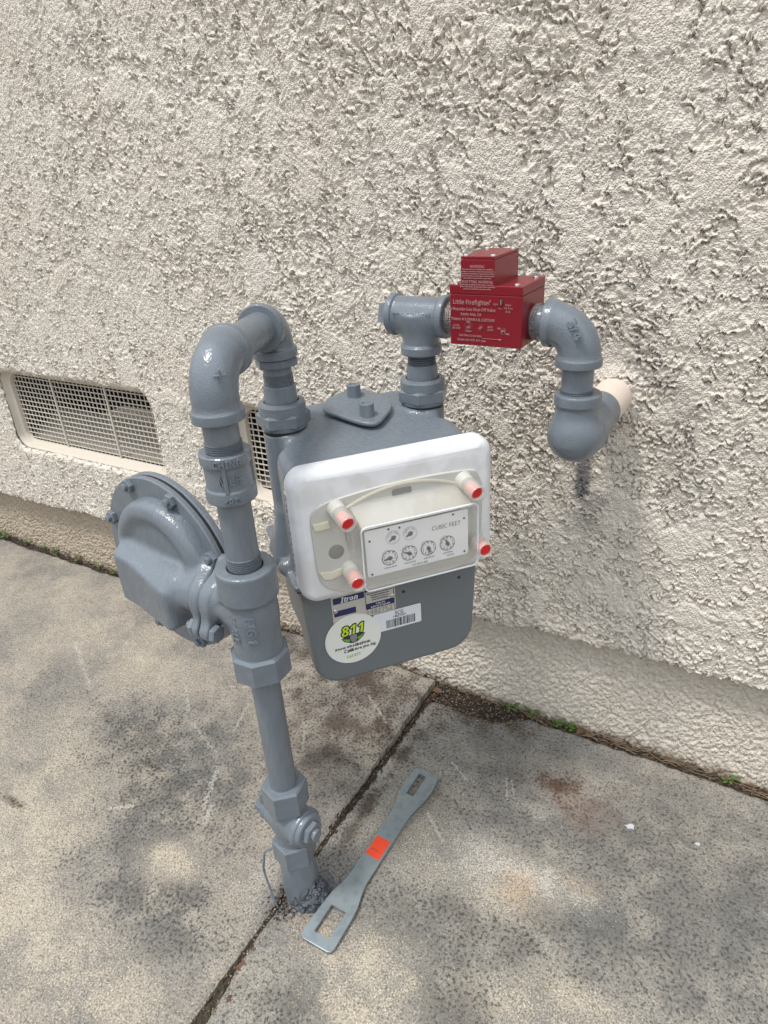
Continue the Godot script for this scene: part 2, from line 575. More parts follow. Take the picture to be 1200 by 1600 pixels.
func build_ground() -> void:
	nj = noise(5, 14.0, 3)
	n_fine = noise(6, 60.0, 4)
	var soil := MeshInstance3D.new()
	var pm := PlaneMesh.new()
	pm.size = Vector2(120, 120)
	var sm := mat(lin(0.11, 0.085, 0.062), 0.95, 0.0, tex(31, 0.03, 4), 1.0, 1.5)
	pm.material = sm
	soil.mesh = pm
	soil.position = Vector3(0, -0.045, 0)
	soil.name = "ground"
	soil.set_meta("kind", "structure")
	soil.set_meta("label", "dark bare soil under and around the concrete paving")
	add_child(soil)
	var pave := Node3D.new()
	pave.name = "pavement"
	pave.set_meta("kind", "structure")
	pave.set_meta("label", "stained concrete paving of two slabs along the stucco wall")
	add_child(pave)
	concrete()
	var conc := StandardMaterial3D.new()
	conc.albedo_texture = concrete_tex
	conc.roughness = 0.86
	conc.metallic_specular = 0.35
	conc.heightmap_enabled = true
	conc.heightmap_texture = concrete_bump
	conc.heightmap_scale = 0.16
	for side in 2:
		var s := spread(0.0, 1.5 if side == 0 else 0.72, 0.005, 5.0)
		var t := spread(0.0, 0.86, 0.005, 2.6)
		var nc := s.size() + 1
		var pts := PackedVector3Array()
		var uv := PackedVector2Array()
		for j in t.size() + 1:
			for i in nc:
				var ii := maxi(i - 1, 0)
				var jj := maxi(j - 1, 0)
				var z := t[jj] + 0.015
				var e := joint_left(z) if side == 0 else joint_right(z)
				var x := e - s[ii] if side == 0 else e + s[ii]
				var zb := slab_back(x)
				z = zb + t[jj]
				var y := 0.0012 * n_fine.get_noise_2d(x * 0.4, z * 0.4) + 0.0012 * n_fine.get_noise_2d(x * 2.0, z * 2.0)
				if side == 0: y += 0.018 * smoothstep(0.46, 0.06, z) * smoothstep(1.3, 0.1, s[ii])
				var d := minf(s[ii], t[jj])
				y -= 0.0045 * smoothstep(0.007, 0.0, d)
				if side == 1:
					y -= 0.010 * smoothstep(0.03, 0.0, t[jj]) * smoothstep(-0.27, -0.35, x) 
				if i == 0 or j == 0: y = -0.045
				pts.append(Vector3(x, y, z))
				var q := Vector2((x + 1.9) / 2.048, z / 1.024)
				if i == 0 or j == 0: q += Vector2(0.004, 0.004)
				uv.append(Vector2(1.0 - absf(fposmod(q.x, 2.0) - 1.0), 1.0 - absf(fposmod(q.y, 2.0) - 1.0)))
		var me := sheet(pts, nc, Vector3.ZERO, PackedColorArray(), uv, PackedByteArray(), side == 0)
		var o := node("concrete_slab", me, conc, pave)
		o.set_meta("label", "raised slab left of the joint" if side == 0 else "slab right of the joint with rust stains")
	# dirt in the joint and along the wall
	var dm := mat(Color.WHITE, 0.95, 0.0, tex(35, 0.09, 4), 0.3, 6.0)
	dm.vertex_color_use_as_albedo = true
	for which in 2:
		var pts := PackedVector3Array()
		var col := PackedColorArray()
		var nc := 24 if which == 0 else 40
		var nr := 340 if which == 0 else 900
		for j in nr:
			for i in nc:
				var x: float; var z: float; var y: float
				var a := float(i) / (nc - 1)
				if which == 0:
					z = 0.02 + 0.95 * j / (nr - 1)
					x = lerpf(-0.470, joint_right(z) + 0.008, a)
					y = lerpf(-0.0005, -0.0075, smoothstep(0.3, 0.5, z)) + 0.006 * n_fine.get_noise_2d(x * 2.0, z * 1.4) + 0.002 * n_fine.get_noise_2d(x * 8.0, z * 8.0)
				else:
					x = lerpf(0.75, -2.6, float(j) / (nr - 1))
					z = lerpf(-0.015, slab_back(x) + 0.010 + 0.008 * smoothstep(-0.27, -0.35, x) * smoothstep(-0.56, -0.44, x), a)
					y = -0.004 + 0.007 * n_fine.get_noise_2d(x * 1.6, z * 2.0) + 0.003 * n_fine.get_noise_2d(x * 8.0, z * 8.0) + 0.008 * smoothstep(0.012, -0.012, z)
				var n := n_fine.get_noise_2d(x * 3.0 + 7.0, z * 3.0)
				pts.append(Vector3(x, y, z))
				var c := Color(0.022, 0.016, 0.012).lerp(Color(0.075, 0.05, 0.034), smoothstep(-0.25, 0.45, n))
				if which == 0: c = c.lerp(Color(0.06, 0.05, 0.034), smoothstep(0.44, 0.6, z) * 0.8)
				elif x > -0.27: c = c.lerp(Color(0.10, 0.068, 0.042), 0.6 * smoothstep(-0.2, 0.2, n))
				col.append(c)
		var o := MeshInstance3D.new()
		o.mesh = sheet(pts, nc, Vector3.ZERO, col, PackedVector2Array(), PackedByteArray(), which == 1)
		o.material_override = dm
		o.name = "joint_dirt" if which == 0 else "soil_strip"
		o.set_meta("kind", "stuff")
		o.set_meta("label", "dark dirt packed in the joint between the two concrete slabs" if which == 0 else "strip of brown soil and roots between concrete and stucco wall")
		add_child(o)

func sand() -> ImageTexture: # grains of the stucco's sand
	var f := noise(52, 0.13, 1, FastNoiseLite.TYPE_CELLULAR)
	f.cellular_return_type = FastNoiseLite.RETURN_DISTANCE
	var a := f.get_seamless_image(1024, 1024, true)
	var b := noise(53, 0.12, 3).get_seamless_image(1024, 1024)
	a.convert(Image.FORMAT_L8); b.convert(Image.FORMAT_L8)
	var p := a.get_data(); var q := b.get_data()
	for i in p.size(): p[i] = int(p[i] * 0.55 + q[i] * 0.45)
	return ImageTexture.create_from_image(Image.create_from_data(1024, 1024, false, Image.FORMAT_L8, p))

var concrete_tex: ImageTexture
var concrete_bump: ImageTexture

func warped(sd: int, freq: float, oct: int, by: float) -> FastNoiseLite:
	var n := noise(sd, freq, oct)
	n.domain_warp_enabled = true
	n.domain_warp_amplitude = by
	n.domain_warp_frequency = freq * 1.6
	n.domain_warp_fractal_octaves = 4
	return n

func concrete() -> ImageTexture:
	var W := 2048
	var H := 1024
	var a := warped(41, 0.0055, 5, 90.0).get_image(W, H).get_data()
	var b := warped(42, 0.022, 4, 30.0).get_image(W, H).get_data()
	var c := noise(43, 0.16, 3).get_image(W, H).get_data()
	var d := noise(44, 0.42, 2).get_image(W, H).get_data()
	var e := warped(45, 0.011, 4, 60.0).get_image(W, H).get_data()
	# stains: x, z, half sizes, colour (linear), strength
	var blots := [
		[-0.66, 0.25, 0.16, 0.16, Color(0.15, 0.135, 0.12), 0.40], [-0.05, 0.12, 0.14, 0.10, Color(0.16, 0.14, 0.122), 0.40], [-0.28, 0.10, 0.16, 0.07, Color(0.17, 0.145, 0.12), 0.40],
		[-0.200, 0.335, 0.065, 0.045, Color(0.44, 0.385, 0.305), 0.70],
		[-0.247, 0.300, 0.050, 0.050, Color(0.45, 0.42, 0.375), 0.68],
		[-0.123, 0.281, 0.035, 0.020, Color(0.42, 0.325, 0.225), 0.60],
		[-0.260, 0.560, 0.080, 0.060, Color(0.44, 0.385, 0.305), 0.66],
		[-0.170, 0.460, 0.060, 0.030, Color(0.44, 0.385, 0.305), 0.70],
		[-0.082, 0.420, 0.060, 0.030, Color(0.44, 0.385, 0.305), 0.70],
		[-0.886, 0.560, 0.120, 0.080, Color(0.44, 0.385, 0.305), 0.62],
		[-0.920, 0.440, 0.100, 0.050, Color(0.44, 0.385, 0.305), 0.44],
		[-0.720, 0.667, 0.120, 0.050, Color(0.44, 0.385, 0.305), 0.66],
		[-0.546, 0.660, 0.070, 0.050, Color(0.44, 0.385, 0.305), 0.53],
		[-0.500, 0.467, 0.028, 0.050, Color(0.45, 0.42, 0.375), 0.50],
		[-1.367, 0.160, 0.250, 0.100, Color(0.44, 0.385, 0.305), 0.44],
		[-1.000, 0.220, 0.140, 0.050, Color(0.44, 0.385, 0.305), 0.40],
		[-0.380, 0.300, 0.050, 0.050, Color(0.44, 0.385, 0.305), 0.44],
		[-0.420, 0.490, 0.040, 0.030, Color(0.42, 0.325, 0.225), 0.45],
		[-0.520, 0.530, 0.040, 0.050, Color(0.44, 0.385, 0.305), 0.53],
		[-0.215, 0.224, 0.095, 0.041, Color(0.105, 0.103, 0.098), 0.70],
		[-0.081, 0.340, 0.108, 0.041, Color(0.105, 0.103, 0.098), 0.65],
		[0.020, 0.230, 0.121, 0.108, Color(0.105, 0.103, 0.098), 0.55],
		[0.000, 0.320, 0.095, 0.041, Color(0.105, 0.103, 0.098), 0.59],
		[-0.219, 0.396, 0.081, 0.027, Color(0.062, 0.060, 0.057), 0.59],
		[-0.212, 0.490, 0.047, 0.054, Color(0.062, 0.060, 0.057), 0.59],
		[-0.300, 0.430, 0.081, 0.041, Color(0.105, 0.103, 0.098), 0.70],
		[-0.360, 0.600, 0.047, 0.068, Color(0.062, 0.060, 0.057), 0.65],
		[-0.100, 0.180, 0.095, 0.054, Color(0.105, 0.103, 0.098), 0.45],
		[-0.330, 0.120, 0.081, 0.054, Color(0.105, 0.103, 0.098), 0.41],
		[-0.829, 0.367, 0.121, 0.068, Color(0.062, 0.060, 0.057), 0.70],
		[-0.579, 0.541, 0.068, 0.024, Color(0.062, 0.060, 0.057), 0.76],
		[-0.630, 0.575, 0.095, 0.027, Color(0.062, 0.060, 0.057), 0.70],
		[-0.697, 0.500, 0.081, 0.081, Color(0.105, 0.103, 0.098), 0.66],
		[-0.668, 0.396, 0.108, 0.054, Color(0.105, 0.103, 0.098), 0.66],
		[-0.730, 0.430, 0.068, 0.068, Color(0.062, 0.060, 0.057), 0.47],
		[-0.694, 0.321, 0.095, 0.041, Color(0.105, 0.103, 0.098), 0.47],
		[-0.560, 0.600, 0.068, 0.027, Color(0.105, 0.103, 0.098), 0.57],
		[-0.553, 0.184, 0.100, 0.050, Color(0.060, 0.043, 0.033), 0.75],
		[-0.561, 0.268, 0.070, 0.050, Color(0.060, 0.043, 0.033), 0.50],
		[-0.585, 0.080, 0.130, 0.060, Color(0.060, 0.043, 0.033), 0.90],
		[-0.720, 0.050, 0.120, 0.035, Color(0.060, 0.043, 0.033), 0.60],
		[-0.500, 0.100, 0.030, 0.080, Color(0.060, 0.043, 0.033), 0.60],
		[-0.950, 0.030, 0.150, 0.020, Color(0.060, 0.043, 0.033), 0.45],
		[-0.188, 0.135, 0.028, 0.026, Color(0.070, 0.038, 0.027), 0.95],
		[-0.165, 0.150, 0.045, 0.030, Color(0.19, 0.11, 0.075), 0.40],
		[-0.138, 0.183, 0.026, 0.016, Color(0.16, 0.10, 0.07), 0.35],
		[-0.360, 0.235, 0.030, 0.030, Color(0.11, 0.075, 0.055), 0.60],
		[-0.390, 0.045, 0.060, 0.026, Color(0.060, 0.043, 0.033), 0.90],
		[-0.330, 0.040, 0.050, 0.018, Color(0.060, 0.043, 0.033), 0.75],
		[-0.436, 0.200, 0.010, 0.120, Color(0.060, 0.043, 0.033), 0.75],
		[-0.437, 0.330, 0.010, 0.070, Color(0.060, 0.043, 0.033), 0.65],
		[-0.452, 0.478, 0.026, 0.028, Color(0.03, 0.028, 0.027), 0.90],
		[-0.418, 0.450, 0.018, 0.026, Color(0.10, 0.12, 0.145), 0.75],
		[-0.945, 0.556, 0.022, 0.006, Color(0.060, 0.043, 0.033), 0.90],
		[-0.800, 0.400, 0.020, 0.006, Color(0.060, 0.043, 0.033), 0.70],
		[-0.160, 0.295, 0.050, 0.022, Color(0.45, 0.42, 0.375), 0.77],
		[-0.188, 0.321, 0.028, 0.022, Color(0.42, 0.325, 0.225), 0.70],
		[-0.319, 0.515, 0.060, 0.050, Color(0.44, 0.385, 0.305), 0.79],
		[-0.639, 0.513, 0.036, 0.026, Color(0.44, 0.385, 0.305), 0.84],
	]
	# scratches and chalky marks: x0, z0, x1, z1, half width, strength
	var marks := [[-0.36, 0.165, -0.325, 0.185, 0.003, 0.6], [-0.345, 0.20, -0.315, 0.215, 0.0022, 0.5], [-0.27, 0.155, -0.255, 0.19, 0.002, 0.5], [-0.262, 0.155, -0.245, 0.185, 0.002, 0.5], [-0.35, 0.27, -0.31, 0.30, 0.003, 0.7], [-0.69, 0.36, -0.66, 0.42, 0.006, 0.5], [-0.65, 0.415, -0.64, 0.44, 0.006, 0.5], [-0.80, 0.2, -0.70, 0.16, 0.003, 0.4], [-0.74, 0.22, -0.72, 0.28, 0.003, 0.45], [-0.90, 0.22, -0.83, 0.28, 0.004, 0.35], [-0.62, 0.21, -0.58, 0.27, 0.004, 0.35], [-0.80, 0.30, -0.72, 0.33, 0.004, 0.3], [-1.2, 0.24, -1.05, 0.32, 0.005, 0.35], [-0.55, 0.11, -0.49, 0.15, 0.003, 0.4], [-0.79, 0.49, -0.76, 0.47, 0.004, 0.6]]
	var soft := []
	soft.resize(blots.size())
	var out := PackedByteArray(); out.resize(W * H * 3)
	var hgt := PackedByteArray(); hgt.resize(W * H)
	var cells := {} # which blots and marks reach which 64-pixel block
	for n in blots.size():
		var q = blots[n]
		var x0 := int(((q[0] - q[2] * 1.9) + 1.9) * 1000.0) >> 6
		var x1 := int(((q[0] + q[2] * 1.9) + 1.9) * 1000.0) >> 6
		for i in range(x0, x1 + 1):
			for j in range(int((q[1] - q[3] * 1.9) * 1000.0) >> 6, (int((q[1] + q[3] * 1.9) * 1000.0) >> 6) + 1):
				var k := Vector2i(i, j)
				if not cells.has(k): cells[k] = [[], []]
				cells[k][0].append(q)
	for q in marks:
		for i in range((int((minf(q[0], q[2]) + 1.89) * 1000.0)) >> 6, ((int((maxf(q[0], q[2]) + 1.91) * 1000.0)) >> 6) + 1):
			for j in range(int((minf(q[1], q[3]) - 0.01) * 1000.0) >> 6, (int((maxf(q[1], q[3]) + 0.01) * 1000.0) >> 6) + 1):
				var k := Vector2i(i, j)
				if not cells.has(k): cells[k] = [[], []]
				cells[k][1].append(q)
	var none := [[], []]
	var streak := noise(46, 0.09, 2)
	for j in H:
		for i in W:
			var p := j * W + i
			var na := a[p] / 255.0
			var nb := b[p] / 255.0
			var nc := c[p] / 255.0
			var nd := d[p] / 255.0
			var ne := e[p] / 255.0
			var big := clampf((na * 0.7 + ne * 0.3 - 0.5) * 3.4 + 0.5, 0.0, 1.0)
			var r := lerpf(0.318, 0.250, big)
			var g := lerpf(0.283, 0.230, big)
			var bl := lerpf(0.236, 0.204, big)
			# grey lichen: specks that crowd together in places
			var m := clampf((na * 0.40 + nb * 0.35 + nc * 0.25 - 0.40) * 2.6 + (0.12 if i > 1437 else 0.0), 0.0, 1.0)
			var sp := clampf((nc * 0.50 + nd * 0.50 - 0.60 + m * 0.24) * 7.5, 0.0, 1.0)
			var k := 0.08 * m + 0.60 * sp * (0.30 + 0.70 * m)
			var here: Array = cells.get(Vector2i(i >> 6, j >> 6), none)
			var X := i * 0.001 - 1.9
			var Z := j * 0.001
			r = lerpf(r, 0.075, k); g = lerpf(g, 0.072, k); bl = lerpf(bl, 0.066, k)
			var calm := 0.0
			var speck := clampf((nc * 0.45 + nd * 0.55 - 0.38) * 4.5, 0.0, 1.0)
			if i > 1437:
				r *= 0.90; g *= 0.93; bl *= 0.96
			for q in here[0]:
				var dx: float = (X - q[0]) / q[2]
				var dz: float = (Z - q[1]) / q[3]
				var s := 1.0 - sqrt(dx * dx + dz * dz) + (nb - 0.5) * 1.5 + (ne - 0.5) * 1.2 + (nc - 0.5) * 1.8 + (nd - 0.5) * 1.6
				if s > -0.30:
					s = smoothstep(-0.30, 0.90, s) * q[5]
					var cc: Color = q[4]
					if cc.r > 0.35: calm = maxf(calm, s)
					elif cc.r < 0.2 and cc.r > cc.b * 0.9 and cc.r < cc.b * 1.2: s *= 0.40 + 1.0 * speck
					r = lerpf(r, cc.r, s); g = lerpf(g, cc.g, s); bl = lerpf(bl, cc.b, s)
			for q in here[1]:
				var pa := Vector2(X - q[0], Z - q[1])
				var ba := Vector2(q[2] - q[0], q[3] - q[1])
				var dd := (pa - ba * clampf(pa.dot(ba) / ba.length_squared(), 0.0, 1.0)).length()
				var s: float = smoothstep(1.0, 0.2, dd / q[4] + (nc - 0.5) * 2.4) * q[5]
				r = lerpf(r, 0.46, s); g = lerpf(g, 0.43, s); bl = lerpf(bl, 0.38, s)
			# sand grain, dark pores and the chalky drag marks of a broom along the wall
			var ns := streak.get_noise_2d(i * 0.42 + j * 0.10, j * 2.3)
			var gr := 1.0 + (nd - 0.5) * 1.3 + (nc - 0.5) * 0.8 + 0.15 * ns
			gr = lerpf(gr, 1.0, 0.65 * calm)
			if nd + 0.2 * nb > 0.84: gr *= 1.35
			if nc + 0.25 * nd > 0.80: gr *= 0.5
			out[p * 3] = int(clampf(pow(r * gr, 0.4545) * 255.0, 0.0, 255.0))
			out[p * 3 + 1] = int(clampf(pow(g * gr, 0.4545) * 255.0, 0.0, 255.0))
			out[p * 3 + 2] = int(clampf(pow(bl * gr, 0.4545) * 255.0, 0.0, 255.0))
			hgt[p] = int(clampf((nd * 0.6 + nc * 0.4) * 255.0 - (90.0 if nc > 0.70 else 0.0), 0.0, 255.0))
	concrete_tex = ImageTexture.create_from_image(Image.create_from_data(W, H, false, Image.FORMAT_RGB8, out))
	concrete_bump = ImageTexture.create_from_image(Image.create_from_data(W, H, false, Image.FORMAT_L8, hgt))
	return concrete_tex

# ---------------------------------------------------------------- wall
const VENTS := [[-2.15, -1.650], [-1.572, -1.072], [-0.862, -0.362]]
const VY0 := 0.313
const VY1 := 0.497

func vent_hole(x: float, y: float) -> float: # distance outside the nearest vent opening (negative inside)
	var d := 1.0
	for v in VENTS:
		var hx: float = (v[1] - v[0]) * 0.5
		var q := Vector2(absf(x - (v[0] + v[1]) * 0.5) - hx + 0.03, absf(y - (VY0 + VY1) * 0.5) - (VY1 - VY0) * 0.5 + 0.03)
		d = minf(d, Vector2(maxf(q.x, 0.0), maxf(q.y, 0.0)).length() + minf(maxf(q.x, q.y), 0.0) - 0.03)
	return d

func stroke(x: float, y: float, x0: float, y0: float, x1: float, y1: float, w: float) -> float:
	var pa := Vector2(x - x0, y - y0)
	var ba := Vector2(x1 - x0, y1 - y0)
	return smoothstep(1.0, 0.0, (pa - ba * clampf(pa.dot(ba) / ba.length_squared(), 0.0, 1.0)).length() / w)

func grow(a: float, b: float, step: float, out: PackedFloat32Array) -> void:
	var n := maxi(1, int(round(absf(b - a) / step)))
	for i in n: out.append(a + (b - a) * i / n)

func build_wall() -> void:
	var root := thing("stucco_wall", "rough beige stucco house wall with an overhanging lower edge, filling the background", "wall", Vector3(-0.7, 0, -0.1))
	var wm := mat(Color.WHITE, 0.92, 0.0, sand(), 0.32, 3.5)
	wm.uv1_world_triplanar = true
	wm.vertex_color_use_as_albedo = true
	wm.metallic_specular = 0.3
	var xs := PackedFloat32Array()
	grow(-4.2, -2.05, 0.03, xs); grow(-2.05, -1.0, 0.0022, xs); grow(-1.0, 0.24, 0.00145, xs); grow(0.24, 0.6, 0.006, xs); grow(0.6, 2.6, 0.03, xs)
	xs.append(2.6)
	var ts := PackedFloat32Array()  # height above the lip
	grow(0.0, 0.96, 0.00155, ts); grow(0.96, 1.3, 0.006, ts); grow(1.3, 2.6, 0.03, ts)
	ts.append(2.6)
	var warp := noise(61, 9.0, 2)
	var n1 := noise(62, 21.0, 2)
	var n2 := noise(63, 62.0, 2)
	var n3 := noise(64, 230.0, 1)
	var n4 := noise(65, 3.2, 2)
	var n5 := noise(66, 110.0, 1)
	var cell := noise(67, 310.0, 1, FastNoiseLite.TYPE_CELLULAR)
	cell.cellular_return_type = FastNoiseLite.RETURN_DISTANCE
	var nc := xs.size()
	var under := 7
	var nr := ts.size() + under
	var pts := PackedVector3Array(); pts.resize(nc * nr)
	var col := PackedColorArray(); col.resize(nc * nr)
	var keep := PackedByteArray(); keep.resize(nc * nr); keep.fill(1)
	for r in nr:
		var t := ts[maxi(r - under, 0)]
		for c in nc:
			var x := xs[c]
			var edge := lip(x) + 0.008 * n1.get_noise_2d(x * 0.5, 5.0) + 0.004 * n2.get_noise_2d(x, 4.0) + 0.003 * n5.get_noise_2d(x * 0.6, 8.0)
			var y := edge + t
			var wx := x + 0.012 * warp.get_noise_2d(x, y)
			var wy := y + 0.012 * warp.get_noise_2d(x + 31.0, y)
			# dashed plaster dragged into ragged ledges that run down to the right
			var a := wx * 0.906 - wy * 0.423
			var b := wx * 0.423 + wy * 0.906
			var rough := n4.get_noise_2d(x, y)
			var g := -1.0 - cell.get_noise_2d(wx, wy)
			var N := 0.85 * n1.get_noise_2d(a * 0.9, b * 1.4) + 0.30 * n2.get_noise_2d(a * 0.9, b * 1.2) + 0.13 * n5.get_noise_2d(a, b)
			var phi := -b * 15.0 + N * 2.0 + 0.12 * g
			var fr := phi - floorf(phi)
			var tro := smoothstep(0.27, 0.40, n1.get_noise_2d(x * 0.55 + 50.0, y * 0.40) + 0.20 * n2.get_noise_2d(x, y))
			var gate := smoothstep(-0.06, 0.26, n1.get_noise_2d(x * 1.9 + 3.0, y * 1.9) + 0.50 * rough + 0.32 * smoothstep(-1.2, -0.3, x) - 0.15) * (1.0 - tro)
			var up_ := pow(fr / 0.94, 1.35) if fr < 0.94 else (1.0 - fr) / 0.06
			var down := exp(-fr * 7.5) if fr < 0.94 else 0.0
			var z := 0.0215 + lerpf(0.0004, 0.0032, gate) * up_ - lerpf(0.0004, 0.0054, gate) * down + 0.0016 * tro + 0.0023 * (1.0 - 0.35 * tro) * g + 0.0006 * n5.get_noise_2d(wx + 3.0, wy) + 0.004 * n4.get_noise_2d(x * 0.5, y * 0.5 + 9.0)
			if r < under: # the edge curls under
				var u := 1.0 - float(r) / under
				y = edge - 0.0012 * sin(PI * u) + 0.002 * u * u
				z = lerpf(z - 0.0015, -0.030, u)
			elif t < 0.012:
				z -= 0.0015 * pow(1.0 - t / 0.012, 2.0)
			if y < 0.53 and y > 0.29:
				var d := vent_hole(x, y) + 0.0022 * g + 0.003 * n5.get_noise_2d(x * 0.5, y * 0.5)
				if d < 0.0: keep[r * nc + c] = 0
				if d < 0.012: z -= 0.006 * pow(1.0 - maxf(d, 0.0) / 0.012, 2.0)
			# around the pipe that enters the wall the stucco is patched up to it
			var dp := Vector2(x + 0.190, y - 0.588).length()
			if dp < 0.05: z += 0.006 * smoothstep(0.045, 0.022, dp)
			pts[r * nc + c] = Vector3(x, y, z)
			var tone := 0.5 + 0.5 * n4.get_noise_2d(x * 1.4 + 11.0, y * 1.4)
			var k := Color(0.690, 0.622, 0.535).lerp(Color(0.725, 0.672, 0.598), tone)
			k *= 1.0 + 0.08 * n3.get_noise_2d(x, y)
			# grey overspray and grime left by painting the pipes
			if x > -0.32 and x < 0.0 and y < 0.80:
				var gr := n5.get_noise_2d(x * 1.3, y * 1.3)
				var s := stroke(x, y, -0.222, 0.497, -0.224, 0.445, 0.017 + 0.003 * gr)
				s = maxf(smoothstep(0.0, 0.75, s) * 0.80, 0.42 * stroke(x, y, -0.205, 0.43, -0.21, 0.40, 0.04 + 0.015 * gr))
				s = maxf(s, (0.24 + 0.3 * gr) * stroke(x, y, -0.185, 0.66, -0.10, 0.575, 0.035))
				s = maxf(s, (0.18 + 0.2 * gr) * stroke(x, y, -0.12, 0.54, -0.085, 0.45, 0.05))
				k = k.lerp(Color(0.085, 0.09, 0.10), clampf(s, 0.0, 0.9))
			col[r * nc + c] = k
	var me := sheet(pts, nc, offs[root], col, PackedVector2Array(), keep)
	node("stucco_face", me, wm, root)
	# the recessed footing below the lip
	var bs := PackedFloat32Array()
	grow(-4.2, -2.1, 0.03, bs); grow(-2.1, -1.0, 0.0032, bs); grow(-1.0, 0.24, 0.0022, bs); grow(0.24, 2.6, 0.02, bs)
	bs.append(2.6)
	nc = bs.size()
	nr = 112
	pts.resize(nc * nr); col.resize(nc * nr)
	for r in nr:
		for c in nc:
			var x := bs[c]
			var y := lerpf(-0.045, lip(x) + 0.012, float(r) / (nr - 1))
			var g := n3.get_noise_2d(x * 0.8, y * 0.8 + 3.0)
			var b := n5.get_noise_2d(x * 0.9, y + 7.0)
			var g2 := -1.0 - cell.get_noise_2d(x * 0.8, y * 0.8)
			var dent := minf(0.0, n2.get_noise_2d(x * 0.7 + 40.0, y * 0.9) + 0.32)
			var ph := -y * 13.0 + 1.5 * n1.get_noise_2d(x * 0.9 + 20.0, y * 1.4) + 0.7 * n2.get_noise_2d(x * 0.9, y * 1.2) + 0.2 * b + 0.10 * g2
			var f2 := ph - floorf(ph)
			var z := 0.0024 * g2 + 0.0010 * b + 0.0014 * (pow(f2 / 0.94, 2.0) if f2 < 0.94 else (1.0 - f2) / 0.06) - 0.0022 * exp(-f2 * 6.0) + 0.008 * dent + 0.003 * n4.get_noise_2d(x * 0.6, y + 5.0) + 0.08 * (0.03 - y)
			pts[r * nc + c] = Vector3(x, y, z)
			var k := Color(0.62, 0.55, 0.46).lerp(Color(0.66, 0.60, 0.52), 0.5 + 0.5 * n4.get_noise_2d(x * 2.0, y * 2.0))
			k *= 1.0 + 0.10 * g
			k = k.lerp(Color(0.40, 0.32, 0.235), 0.75 * smoothstep(-0.55, -1.0, x))
			k = k.lerp(Color(0.16, 0.11, 0.065), 0.75 * smoothstep(0.022, 0.0, y + 0.008 * n1.get_noise_2d(x * 2.0, 3.0)))
			col[r * nc + c] = k
	node("wall_footing", sheet(pts, nc, offs[root], col), wm, root)
	# the body of the wall behind its skin, left open behind the vents
	var core := MB.new()
	var id := Transform3D()
	for q in [[-4.2, -0.05, 2.6, 0.30], [-4.2, 0.52, 2.6, 2.80], [-4.2, 0.30, -2.16, 0.52], [-1.64, 0.30, -1.58, 0.52], [-1.064, 0.30, -0.87, 0.52], [-0.354, 0.30, 2.6, 0.52]]:
		core.rbox(Transform3D(Basis(), Vector3((q[0] + q[2]) * 0.5, (q[1] + q[3]) * 0.5, -0.115)), Vector3(q[2] - q[0], q[3] - q[1], 0.19), 0.001, 1)
	obj("wall_core", core, MT.dust, root, 0)

